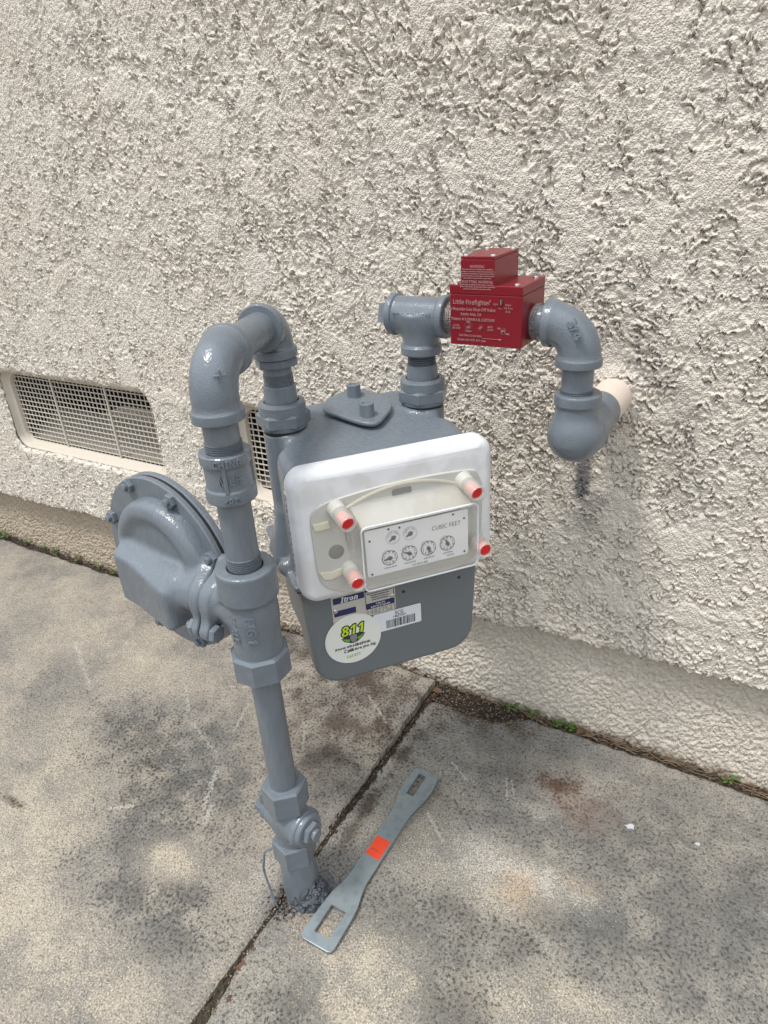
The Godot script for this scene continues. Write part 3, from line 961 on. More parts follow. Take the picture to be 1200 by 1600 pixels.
func build_vents() -> void:
	for n in 3:
		var x0: float = VENTS[n][0]
		var x1: float = VENTS[n][1]
		var mx := (x0 + x1) * 0.5
		var root := thing("foundation_vent", ["cream foundation vent cut off by the left edge of the picture", "cream framed rectangular foundation vent with wire mesh, left of the gas meter", "cream foundation vent half hidden behind the grey riser and the meter"][n], "vent", Vector3(mx, VY0, 0.0), "foundation vents in the stucco wall")
		var fr := MB.new()
		var outer := rrect(x0 - 0.006, VY0 - 0.006, x1 + 0.006, VY1 + 0.006, 0.040, 8)
		var inner := rrect(x0 + 0.003, VY0 + 0.003, x1 - 0.003, VY1 - 0.003, 0.034, 8)
		var lipb := rrect(x0 + 0.013, VY0 + 0.010, x1 - 0.013, VY1 - 0.010, 0.026, 8)
		var back := rrect(x0 + 0.015, VY0 + 0.012, x1 - 0.015, VY1 - 0.012, 0.024, 8)
		var zs := [0.008, 0.0125, 0.0120, 0.0035, -0.0005, -0.010, -0.016]
		var rr := [outer, outer, MB.inset(outer, 0.005), inner, lipb, back, outer]
		for k in zs.size() - 1:
			for i in outer.size():
				var j := (i + 1) % outer.size()
				var a: Vector2 = rr[k][i]; var b: Vector2 = rr[k][j]; var c: Vector2 = rr[k + 1][j]; var d: Vector2 = rr[k + 1][i]
				fr.quad(Vector3(a.x, a.y, zs[k]), Vector3(b.x, b.y, zs[k]), Vector3(c.x, c.y, zs[k + 1]), Vector3(d.x, d.y, zs[k + 1]))
		obj("frame", fr, MT.vent, root, 50)
		var cols := 36
		var rows := 14
		var up_w := MB.new().rbox(Transform3D(), Vector3(0.0025, VY1 - VY0 - 0.020, 0.0020), 0.0008, 1).mesh(Vector3.ZERO)
		var across := MB.new().rbox(Transform3D(), Vector3(x1 - x0 - 0.026, 0.0026, 0.0020), 0.0008, 1).mesh(Vector3.ZERO)
		for i in cols:
			var w := node("wire", up_w, MT.wire, root)
			w.position = Vector3(lerpf(x0 + 0.015, x1 - 0.015, (i + 0.5) / cols) - mx, (VY1 - VY0) * 0.5 + 0.0, -0.010)
			w.rotation.z = 0.006 * sin(i * 7.3)
		for i in rows:
			var w := node("wire", across, MT.wire, root)
			w.position = Vector3(0, lerpf(0.012, VY1 - VY0 - 0.012, (i + 0.5) / rows), -0.0080)
		for f in [0.315, 0.675]:
			var rb := MB.new().rbox(Transform3D(Basis(), Vector3(lerpf(x0, x1, f), (VY0 + VY1) * 0.5, -0.0065)), Vector3(0.0055, VY1 - VY0 - 0.020, 0.004), 0.001, 1)
			obj("rib", rb, MT.wire, root)
		# the shaft behind: dark, with a dusty sill
		var bx := MB.new()
		var p := [Vector3(x0, VY0, -0.014), Vector3(x1, VY0, -0.014), Vector3(x1, VY1, -0.014), Vector3(x0, VY1, -0.014)]
		var q := [Vector3(x0, VY0 + 0.0, -0.30), Vector3(x1, VY0, -0.30), Vector3(x1, VY1, -0.30), Vector3(x0, VY1, -0.30)]
		for i in range(1, 4): bx.quad(p[i], q[i], q[(i + 1) % 4], p[(i + 1) % 4])
		bx.quad(q[0], q[1], q[2], q[3])
		obj("shaft", bx, MT.dark, root, 0)
		var sl := MB.new()
		sl.quad(Vector3(x0, VY0 + 0.012, -0.016), Vector3(x1, VY0 + 0.012, -0.016), Vector3(x1, VY0 + 0.055, -0.11), Vector3(x0, VY0 + 0.055, -0.11))
		obj("sill", sl, MT.dust, root, 0)

# ---------------------------------------------------------------- pipes and fittings
func rod(mb: MB, a: Vector3, b: Vector3, r: float, seg := 32) -> MB:
	return mb.lathe(frame(a, b - a), [Vector2(0, 0), Vector2(r, 0), Vector2(r, (b - a).length()), Vector2(0, (b - a).length())], seg)

func threads(mb: MB, xf: Transform3D, r: float, y0: float, y1: float, pitch := 0.0022) -> MB:
	var prof := [Vector2(r - 0.001, y0)]
	var n := maxi(2, int((y1 - y0) / pitch))
	for i in n:
		var y := y0 + (y1 - y0) * (i + 0.5) / n
		prof.append(Vector2(r + 0.0008, y - pitch * 0.18))
		prof.append(Vector2(r + 0.0008, y + pitch * 0.12))
		prof.append(Vector2(r - 0.0006, y + pitch * 0.5))
	return mb.lathe(xf, prof, 32)

# elbow from centre c with ends towards da and db, a = centre to end
func elbow(c: Vector3, da: Vector3, db: Vector3, aa: float, ab: float, r: float, rb: float, bw: float, bend := 0.6) -> MB:
	var pts := []
	var R := minf(aa, ab) * bend
	var raw := []
	for i in 13: raw.append(c + da * (aa - (aa - R) * i / 12.0))
	for i in range(1, 18):
		var t := PI * 0.5 * i / 18.0
		raw.append(c + da * R * (1.0 - sin(t)) + db * R * (1.0 - cos(t)))
	for i in 13: raw.append(c + db * (R + (ab - R) * i / 12.0))
	var rad := []
	var len_all := 0.0
	for i in raw.size() - 1: len_all += raw[i].distance_to(raw[i + 1])
	# resample so that the bands have crisp shoulders
	var s := [0.0, 0.0006, 0.0014, bw - 0.0016, bw - 0.0006, bw + 0.0006, bw + 0.002]
	var m := 22
	for i in m: s.append(bw + 0.004 + (len_all - 2.0 * bw - 0.008) * i / (m - 1.0))
	for q in [bw + 0.002, bw + 0.0006, bw - 0.0006, bw - 0.0016, 0.0014, 0.0006, 0.0]: s.append(len_all - q)
	for q in s:
		var d: float = q
		var k := 0
		while k < raw.size() - 2 and d > raw[k].distance_to(raw[k + 1]):
			d -= raw[k].distance_to(raw[k + 1])
			k += 1
		pts.append(raw[k].lerp(raw[k + 1], d / maxf(1e-6, raw[k].distance_to(raw[k + 1]))))
		var e := minf(q, len_all - q)
		var rr := rb - 0.0016 if e < 0.0003 else (rb - 0.0005 if e < 0.001 else (rb if e < bw - 0.001 else (rb - 0.0008 if e < bw else (lerpf(r, rb, 0.35) if e < bw + 0.001 else r + (0.0006 if e < bw + 0.003 else 0.0)))))
		rad.append(rr)
	var mb := MB.new()
	mb.tube(pts, rad, 40, true)
	return mb

func up(x: float, y: float, z: float) -> Transform3D:
	return Transform3D(Basis(), Vector3(x, y, z))

func facing(o: Vector3, z: Vector3, y := Vector3.UP) -> Transform3D:
	var zz := z.normalized()
	var x := y.cross(zz).normalized()
	return Transform3D(Basis(x, zz.cross(x), zz), o)

func build_riser() -> void:
	var root := thing("gas_riser", "grey painted gas riser pipe standing in the slab joint and bending over to the meter", "pipe", Vector3(RX, 0, RZ))
	# painted casing where the riser leaves the ground
	var b := MB.new()
	b.lathe(up(RX, 0, RZ), [Vector2(0, -0.04), Vector2(0.0235, -0.04), Vector2(0.0240, 0.0), Vector2(0.0243, 0.02), Vector2(0.0240, 0.045), Vector2(0.0232, 0.064), Vector2(0.022, 0.0745), Vector2(0, 0.0745)], 36)
	for i in b.v.size():
		var p := b.v[i]
		var w := nj.get_noise_3d(p.x * 4.0, p.y * 3.0, p.z * 4.0)
		var d := Vector3(p.x - RX, 0, p.z - RZ)
		b.v[i] = p + d * w * 0.16
	obj("casing", b, MT.paint, root, 50)
	var lump := func(p: Vector3) -> float:
		var w := 0.0045 * nj.get_noise_3d(p.x * 5.0, p.y * 5.0, p.z * 5.0) + 0.003 * n_fine.get_noise_3d(p.x * 3.0, p.y * 3.0, p.z * 3.0)
		var q := p - Vector3(RX + 0.007, 0.0, RZ + 0.001)
		var e := smax(Vector2(q.x, q.z).length() - 0.0265 + 0.30 * maxf(q.y, 0.0) - 0.006 * (q.x / 0.03), q.y - 0.024 - 0.6 * q.x, 0.006)
		return e + w
	node("torn_coating", cast(lump, Vector3(RX - 0.045, -0.012, RZ - 0.045), Vector3(RX + 0.060, 0.055, RZ + 0.050), 0.002, offs[root]), MT.tar, root)
	obj("pipe", rod(MB.new(), Vector3(RX, 0.19, RZ), Vector3(RX, 0.40, RZ), 0.0163), MT.paint, root)
	var p := rod(MB.new(), Vector3(RX, 0.50, RZ), Vector3(RX, 0.60, RZ), 0.0165)
	obj("pipe", p, MT.paint, root)
	obj("thread", threads(MB.new(), up(RX, 0, RZ), 0.0167, 0.5155, 0.529), MT.thread, root)
	# coupling with raised bands and cast letters
	var c := MB.new()
	c.lathe(up(RX, 0, RZ), [Vector2(0.017, 0.5925), Vector2(0.0232, 0.5925), Vector2(0.0243, 0.5935), Vector2(0.0245, 0.5985), Vector2(0.0243, 0.6045), Vector2(0.0236, 0.606), Vector2(0.0224, 0.6072), Vector2(0.0222, 0.6100), Vector2(0.0222, 0.6270), Vector2(0.0224, 0.6290), Vector2(0.0236, 0.6300), Vector2(0.0244, 0.6312), Vector2(0.0246, 0.6360), Vector2(0.0243, 0.6405), Vector2(0.0232, 0.6415), Vector2(0.017, 0.6410)], 40)
	for a in [0.62, 2.4, 4.5]: # cast ribs
		c.rbox(Transform3D(Basis(Vector3.UP, a), Vector3(RX, 0.618, RZ) + Vector3(sin(a), 0, cos(a)) * 0.0225), Vector3(0.004, 0.026, 0.0036), 0.001, 2)
	obj("coupling", c, MT.cast, root)
	var to_cam := Vector3(0.44, 0, 0.43).normalized()
	var l := MB.new()
	l.text(facing(Vector3(RX, 0.6357, RZ), to_cam), "CHINA", 0.0084, bold, 0.0022, 0.0250)
	l.text(facing(Vector3(RX, 0.6185, RZ), to_cam), "MLE", 0.0115, font, 0.0022, 0.0229)
	l.text(facing(Vector3(RX, 0.5985, RZ), to_cam), "<RI>", 0.0082, bold, 0.0022, 0.0250)
	obj("lettering", l, MT.paint, root, 0)
	obj("nipple", rod(MB.new(), Vector3(RX, 0.635, RZ), Vector3(RX, 0.69, RZ), 0.0166), MT.paint, root)
	obj("thread", threads(MB.new(), up(RX, 0, RZ), 0.0168, 0.642, 0.651), MT.thread, root)
	# the two elbows and the level run between them
	var c1 := Vector3(RX, 0.724, RZ)
	var c2 := Vector3(LX, 0.724, LZ)
	var run := (c2 - c1).normalized()
	obj("elbow", elbow(c1, Vector3.DOWN, run, 0.053, 0.046, 0.0218, 0.0246, 0.0105, 0.72), MT.cast, root)
	var e2 := elbow(c2, -run, Vector3.DOWN, 0.036, 0.038, 0.0215, 0.0250, 0.0105, 0.75)
	obj("elbow", e2, MT.cast, root)
	var m := MB.new() # mould marks on the elbow's side
	m.rbox(Transform3D(Basis(Vector3.UP, 0.9), c1 + Vector3(0.0195, -0.008, 0.009)), Vector3(0.011, 0.0022, 0.003), 0.0007, 1)
	m.rbox(Transform3D(Basis(Vector3.UP, 0.9), c1 + Vector3(0.0197, -0.008, 0.009)), Vector3(0.0022, 0.011, 0.003), 0.0007, 1)
	obj("mould_mark", m, MT.cast, root)
	obj("pipe", rod(MB.new(), c1 + run * 0.03, c2 - run * 0.02, 0.0176), MT.paint, root)

	# tracer wire
	var pts := []
	for q in [Vector3(-0.463, 0.092, 0.472), Vector3(-0.474, 0.085, 0.480), Vector3(-0.478, 0.066, 0.483), Vector3(-0.480, 0.048, 0.484), Vector3(-0.475, 0.030, 0.486), Vector3(-0.469, 0.012, 0.488), Vector3(-0.461, -0.006, 0.490), Vector3(-0.455, -0.02, 0.486)]: pts.append(q)
	var cv := Curve3D.new()
	for i in pts.size():
		var t: Vector3 = (pts[mini(i + 1, pts.size() - 1)] - pts[maxi(i - 1, 0)]) * 0.18
		cv.add_point(pts[i], -t, t)
	var w := thing("tracer_wire", "thin grey painted wire looped beside the foot of the gas riser", "wire", Vector3(-0.465, 0, 0.485))
	obj("strand", MB.new().tube(Array(cv.tessellate(4, 2)), 0.0015, 10), MT.paint, w, 60)

func build_stopcock() -> void:
	var root := thing("stop_cock", "grey painted iron stop cock with hex ends low on the gas riser", "valve", Vector3(RX, 0.07, RZ))
	var ax := Vector3(0.985, 0, 0.10).normalized()
	var o := Vector3(RX, 0.142, RZ)
	var f := func(p: Vector3) -> float:
		var d := cyl_y(p, o, 0.0205, 0.100, 0.178)
		var q := p - o
		var t := q.dot(ax)
		var rr := (q - ax * t).length()
		var cone := smax(rr - lerpf(0.0185, 0.0235, clampf((t + 0.03) / 0.06, 0.0, 1.0)), maxf(-0.030 - t, t - 0.027), 0.004)
		return smin(d, cone, 0.010)
	node("body", cast(f, o - Vector3(0.045, 0.046, 0.045), o + Vector3(0.045, 0.042, 0.045), 0.0018, offs[root]), MT.cast, root)
	obj("hex_end", MB.new().nut(up(RX, 0, RZ), 0.0282, 0.168, 0.2065, 0.0022, 6, 0.30), MT.cast, root, 20)
	obj("hex_end", MB.new().nut(up(RX, 0, RZ), 0.0275, 0.0735, 0.109, 0.0022, 6, 0.25), MT.cast, root, 20)
	var fx := frame(o, ax)
	var pl := MB.new()
	pl.lathe(fx, [Vector2(0, 0.02), Vector2(0.0238, 0.02), Vector2(0.0248, 0.022), Vector2(0.0248, 0.027), Vector2(0.0236, 0.0285), Vector2(0.0222, 0.029), Vector2(0.0222, 0.031), Vector2(0.0212, 0.033), Vector2(0.0205, 0.0345), Vector2(0.0190, 0.0352), Vector2(0, 0.0355)], 36)
	obj("cap", pl, MT.cast, root)
	obj("nut", MB.new().nut(fx, 0.0150, 0.0345, 0.0420, 0.0012, 6, 0.4), MT.cast, root, 20)
	obj("stem", MB.new().lathe(fx, [Vector2(0.0078, 0.041), Vector2(0.0078, 0.0462), Vector2(0.0070, 0.0472), Vector2(0, 0.0472)], 20), MT.cast, root)
	var key := MB.new() # flat key head with its lock wings, on the far side
	key.lathe(fx, [Vector2(0, -0.037), Vector2(0.016, -0.037), Vector2(0.0175, -0.0355), Vector2(0.0175, -0.028), Vector2(0, -0.027)], 28)
	key.rbox(Transform3D(fx.basis, fx * Vector3(0, -0.043, 0)), Vector3(0.010, 0.016, 0.026), 0.0015, 2)
	obj("key_head", key, MT.cast, root)
	var lug := MB.new()
	lug.rbox(Transform3D(Basis(Vector3.UP, 0.3), Vector3(RX - 0.031, 0.168, RZ + 0.004)), Vector3(0.013, 0.020, 0.012), 0.003, 2)
	obj("lock_wing", lug, MT.cast, root)

func build_regulator() -> void:
	var root := thing("gas_regulator", "grey round gas pressure regulator with bolted disc housing, left of the riser", "regulator", Vector3(-0.52, 0.38, 0.44))
	var dc := Vector3(-0.593, 0.464, 0.430)
	var tw := Basis(Vector3.UP, deg_to_rad(-7.0)) # the case is turned a little to the left
	var wt := tw.inverse()
	var nb := Vector3(0, 0.83, -0.55).normalized() # bolts of the joint flange lie along this
	var fc := Vector3(-0.494, 0.466, 0.462)
	var housing := func(p: Vector3) -> float:
		var q: Vector3 = wt * (p - dc)
		var r := Vector2(q.x - 0.010, q.y - 0.006).length()
		var dome := smax(smax(r - 0.0830, q.z - 0.024, 0.018), -q.z - 0.004, 0.004)
		# the hollow face inside the dome's raised rim
		dome = smax(dome, -(smax(r - 0.058, 0.020 - q.z, 0.012)), 0.012)
		var b := q.z - (0.042 + 0.14 * maxf(0.0, q.x + 0.02))
		b = smax(b, (q - Vector3(0, 0.015, 0.042)).dot(Vector3(0.04, 0.86, 0.51)), 0.0035)
		b = smax(b, (q - Vector3(0, -0.047, 0.03)).dot(Vector3(-0.03, -0.99, 0.12)), 0.004)
		b = smax(b, (q - Vector3(-0.056, 0, 0.02)).dot(Vector3(-0.95, 0, 0.30)), 0.005)
		b = smax(b, q.x - 0.062, 0.012)
		b = smax(b, -q.z - 0.002, 0.003)
		var neck := capsule(p, Vector3(-0.556, 0.460, 0.458), Vector3(-0.500, 0.466, 0.461), 0.0235)
		var d := smin(smin(dome, b, 0.005), neck, 0.012)
		# flange half
		var s := Vector3(0, p.y - fc.y, p.z - fc.z)
		var fl := smin(capsule(s, nb * 0.037, nb * -0.037, 0.0105), s.length() - 0.0235, 0.012)
		fl = smax(fl, absf(p.x + 0.5005) - 0.0048, 0.003)
		return smin(d, fl, 0.008)
	node("housing", cast(housing, dc + Vector3(-0.092, -0.092, -0.022), Vector3(-0.484, 0.566, 0.520), 0.0023, offs[root]), MT.paint, root)
	# diaphragm case: two rims with a gap between, shallow back cover
	var dz := Transform3D(tw * frame(Vector3.ZERO, Vector3(0, 0, 1)).basis, dc)
	obj("front_rim", MB.new().lathe(dz, [Vector2(0, -0.0035), Vector2(0.1085, -0.0035), Vector2(0.1100, -0.002), Vector2(0.1100, 0.0025), Vector2(0.1085, 0.004), Vector2(0, 0.004)], 72), MT.paint, root)
	var gk := MB.new().lathe(dz, [Vector2(0.09, -0.0066), Vector2(0.1082, -0.0066), Vector2(0.1082, -0.003), Vector2(0.09, -0.003)], 72)
	for i in gk.v.size():
		var d: Vector3 = wt * (gk.v[i] - dc)
		d.z = 0.0
		gk.v[i] += tw * d.normalized() * 0.0022 * nj.get_noise_2d(atan2(d.y, d.x), 3.0)
	obj("gasket", gk, MT.gasket, root)
	obj("back_rim", MB.new().lathe(dz, [Vector2(0, -0.0145), Vector2(0.1090, -0.0145), Vector2(0.1105, -0.013), Vector2(0.1105, -0.008), Vector2(0.109, -0.0065), Vector2(0, -0.0065)], 72), MT.paint, root)
	obj("back_cover", MB.new().lathe(dz, [Vector2(0, -0.062), Vector2(0.022, -0.060), Vector2(0.032, -0.052), Vector2(0.040, -0.034), Vector2(0.070, -0.028), Vector2(0.088, -0.014), Vector2(0.089, -0.012)], 48), MT.paint, root)
	var hx := MB.new()
	hx.nut(Transform3D(), 0.0088, 0.0, 0.0062, 0.001, 6, 0.2)
	hx.lathe(Transform3D(), [Vector2(0.0044, 0.006), Vector2(0.0044, 0.0098), Vector2(0.0036, 0.0106), Vector2(0, 0.0106)], 14)
	var hm := hx.mesh(Vector3.ZERO, 25)
	for k in 8:
		var a := deg_to_rad(22.5 + 45.0 * k)
		var n := node("bolt", hm, MT.cast, root)
		n.transform = Transform3D(dz.basis, dc + tw * Vector3(cos(a) * 0.1015, sin(a) * 0.1015, 0.0035) - offs[root])
		n.rotate_object_local(Vector3.UP, 0.5 * k)
	# body that the riser passes through
	var body := func(p: Vector3) -> float:
		var d := cyl_y(p, Vector3(RX, 0, RZ), 0.0262, 0.400, 0.500)
		d = smin(d, cyl_y(p, Vector3(RX, 0, RZ), 0.0308, 0.4800, 0.5160, 0.003), 0.003)
		d = smin(d, capsule(p, Vector3(RX, 0.459, RZ), Vector3(-0.478, 0.465, 0.461), 0.0215), 0.014)
		var s := Vector3(0, p.y - fc.y, p.z - fc.z)
		var fl := smin(capsule(s, nb * 0.037, nb * -0.037, 0.0105), s.length() - 0.0235, 0.012)
		fl = smax(fl, absf(p.x + 0.4872) - 0.0066, 0.003)
		d = smin(d, fl, 0.010)
		d = smax(d, -(cyl_y(p, Vector3(RX, 0, RZ), 0.0182, 0.509, 0.53, 0.001)), 0.001)
		return d
	node("body", cast(body, Vector3(-0.502, 0.385, 0.410), Vector3(-0.406, 0.522, 0.512), 0.002, offs[root]), MT.cast, root)
	obj("hex_base", MB.new().nut(up(RX, 0, RZ), 0.0325, 0.379, 0.4120, 0.003, 8, 0.35), MT.cast, root, 20)
	obj("sealant", MB.new().lathe(up(RX, 0, RZ), [Vector2(0.016, 0.368), Vector2(0.0195, 0.371), Vector2(0.0225, 0.3795), Vector2(0.016, 0.3800)], 28), MT.galv, root)
	for s in [1.0, -1.0]:
		var c: Vector3 = fc + nb * 0.0375 * s
		obj("flange_bolt", MB.new().nut(frame(c + Vector3(0.0132, 0, 0), Vector3(1, 0, 0)), 0.0102, 0.0, 0.0075, 0.0012, 6, 0.3), MT.cast, root, 25)
		var b := MB.new().nut(frame(c + Vector3(-0.0110, 0, 0), Vector3(-1, 0, 0)), 0.0102, 0.0, 0.0070, 0.0012, 6, 0.1)
		b.lathe(frame(c + Vector3(-0.017, 0, 0), Vector3(-1, 0, 0)), [Vector2(0.005, 0), Vector2(0.005, 0.006), Vector2(0, 0.0065)], 14)
		obj("flange_nut", b, MT.cast, root, 25)
	var l := MB.new() # cast letters run down the barrel
	var fr := Vector3(0.56, 0, 0.83).normalized()
	var yy := fr.cross(Vector3.UP)
	l.text(Transform3D(Basis(Vector3(0, -1, 0), Vector3(fr.z, 0, -fr.x), fr), Vector3(RX, 0.452, RZ) + fr * 0.0268), "FIG 1", 0.014, bold, 0.0028)
	obj("lettering", l, MT.cast, root, 0)
	var l2 := MB.new()
	var f2 := Vector3(-0.12, 0, 0.99).normalized()
	l2.text(Transform3D(Basis(Vector3(0, -1, 0), Vector3(f2.z, 0, -f2.x), f2), Vector3(RX, 0.452, RZ) + f2 * 0.0266), "SCALE", 0.012, bold, 0.0028)
	obj("lettering", l2, MT.cast, root, 0)

func swivel(root: Node3D, x: float, z: float, y1: float, y2: float, off: float) -> void:
	obj("gasket", MB.new().lathe(up(x, 0, z), [Vector2(0, 0.596), Vector2(0.0245, 0.596), Vector2(0.0245, 0.606), Vector2(0, 0.606)], 32), MT.gasket, root)
	var n := MB.new()
	n.nut(up(x, 0, z), 0.0312, 0.6075, 0.6240, 0.0026, 6, off)
	n.lathe(up(x, 0, z), [Vector2(0.022, 0.6045), Vector2(0.0262, 0.605), Vector2(0.0268, 0.6075), Vector2(0.0268, 0.610)], 36)
	n.lathe(up(x, 0, z), [Vector2(0.0272, 0.6225), Vector2(0.0272, 0.6330), Vector2(0.0260, 0.6352), Vector2(0.0205, 0.6360), Vector2(0.0195, 0.6335), Vector2(0.016, 0.6330)], 36)
	obj("union_nut", n, MT.cast, root, 25)
	obj("swivel", MB.new().lathe(up(x, 0, z), [Vector2(0.0192, 0.632), Vector2(0.0186, y1 - 0.003), Vector2(0.0178, y1 - 0.0005), Vector2(0.0150, y1)], 32), MT.paint, root)
	obj("thread", threads(MB.new(), up(x, 0, z), 0.0160, y1 - 0.001, y2), MT.thread, root)

func build_outlet() -> void:
	var root := thing("outlet_pipe", "grey painted gas outlet pipe from the plugged tee over two elbows into the wall", "pipe", Vector3(DX, 0.57, TZ))
	var tc := Vector3(TX, 0.709, TZ)
	var tee := func(p: Vector3) -> float:
		var q := p - tc
		var r := Vector2(q.y, q.z).length()
		var d := smax(r - 0.0212, absf(q.x) - 0.0375, 0.002)
		var v := smax(Vector2(q.x, q.z).length() - 0.0212, maxf(q.y, -q.y - 0.044), 0.002)
		d = smin(d, v, 0.012)
		d = smin(d, smax(r - 0.0243, maxf(absf(q.x) - 0.0375, 0.0285 - absf(q.x)), 0.002), 0.002)
		d = smin(d, smax(Vector2(q.x, q.z).length() - 0.0243, maxf(-q.y - 0.044, q.y + 0.033), 0.002), 0.002)
		return d
	node("tee", cast(tee, tc - Vector3(0.043, 0.049, 0.03), tc + Vector3(0.043, 0.03, 0.03), 0.0018, offs[root]), MT.cast, root)
	var pg := MB.new()
	var px := frame(tc - Vector3(0.036, 0, 0), Vector3(-1, 0, 0))
	pg.lathe(px, [Vector2(0, 0), Vector2(0.0175, 0), Vector2(0.0175, 0.004), Vector2(0.015, 0.0045)], 28)
	pg.nut(px, 0.0155, 0.004, 0.0150, 0.0015, 4, 0.5)
	obj("plug", pg, MT.cast, root, 25)
	var l := MB.new()
	l.text(facing(tc + Vector3(0, 0.003, 0.0208), Vector3(0, 0, 1)), "BROOKMAN", 0.0085, bold, 0.0018)
	l.text(facing(tc + Vector3(0.002, -0.007, 0.0205), Vector3(0, 0, 1)), "MAX", 0.0075, bold, 0.0018)
	obj("lettering", l, MT.cast, root, 0)
	# short nipples either side of the shut-off box
	obj("nipple", rod(MB.new(), tc + Vector3(0.03, 0, 0), tc + Vector3(0.060, 0, 0), 0.0166), MT.galv, root)
	obj("thread", threads(MB.new(), frame(tc + Vector3(0.0375, 0, 0), Vector3(1, 0, 0)), 0.0168, 0.0, 0.007), MT.galv, root)
	var ec := Vector3(DX, 0.709, TZ + 0.001)
	obj("nipple", rod(MB.new(), Vector3(-0.252, 0.709, TZ), ec - Vector3(0.03, 0, 0), 0.0176), MT.paint, root)
	obj("thread", threads(MB.new(), frame(Vector3(-0.2482, 0.709, TZ), Vector3(1, 0, 0)), 0.0185, 0.0, 0.006), MT.galv, root)
	obj("elbow", elbow(ec, Vector3(-1, 0, 0), Vector3.DOWN, 0.037, 0.043, 0.0222, 0.0247, 0.0098, 0.86), MT.cast, root)
	var l2 := MB.new()
	l2.text(Transform3D(Basis(Vector3(0.55, -0.80, 0.2).normalized(), Vector3(0.8, 0.6, 0.0).normalized(), Vector3(-0.15, 0.1, 0.98).normalized()).orthonormalized(), ec + Vector3(0.0, 0.0, 0.0222)), "3/4", 0.014, bold, 0.002)
	obj("lettering", l2, MT.cast, root, 0)
	obj("nipple", rod(MB.new(), ec - Vector3(0, 0.04, 0), Vector3(DX, 0.62, TZ + 0.001), 0.0168), MT.paint, root)
	obj("thread", threads(MB.new(), up(DX, 0, TZ + 0.001), 0.0169, 0.6375, 0.642), MT.thread, root)
	# the larger reducing elbow turns into the wall
	var bc := Vector3(DX + 0.002, 0.588, TZ + 0.001)
	var big := func(p: Vector3) -> float:
		var q := p - bc
		var d := cyl_y(p, bc, 0.0232, bc.y, 0.634)
		d = smin(d, cyl_y(p, bc, 0.0252, 0.6245, 0.6375, 0.002), 0.003)
		d = smin(d, (q - Vector3(0, 0.001, 0)).length() - 0.0292, 0.010)
		d = smin(d, capsule(q, Vector3.ZERO, Vector3(0, 0.0, -0.02), 0.0285), 0.006)
		d = smin(d, smax(Vector2(q.x, q.y).length() - 0.0300, maxf(q.z + 0.010, -q.z - 0.052), 0.002), 0.006)
		return d
	node("elbow", cast(big, bc - Vector3(0.038, 0.038, 0.058), bc + Vector3(0.038, 0.055, 0.038), 0.0019, offs[root]), MT.cast, root)
	var l3 := MB.new()
	l3.text(Transform3D(Basis(Vector3(0.05, -0.6, -0.8).normalized(), Vector3(0.05, 0.8, -0.6).normalized(), Vector3(1, 0.05, 0.0)).orthonormalized(), bc + Vector3(0.0288, -0.002, -0.012)), "CHINA", 0.010, bold, 0.0018)
	obj("lettering", l3, MT.cast, root, 0)
	obj("pipe", rod(MB.new(), bc + Vector3(0.002, 0, -0.04), bc + Vector3(0.003, 0, -0.090), 0.0245, 36), MT.paint, root)
	var st := obj("pipe_stub", rod(MB.new(), bc + Vector3(0.003, 0, -0.08), bc + Vector3(0.004, 0.0, -0.19), 0.0240, 36), MT.primer, root)
	st.set_meta("label", "unpainted pinkish white stub entering the wall")

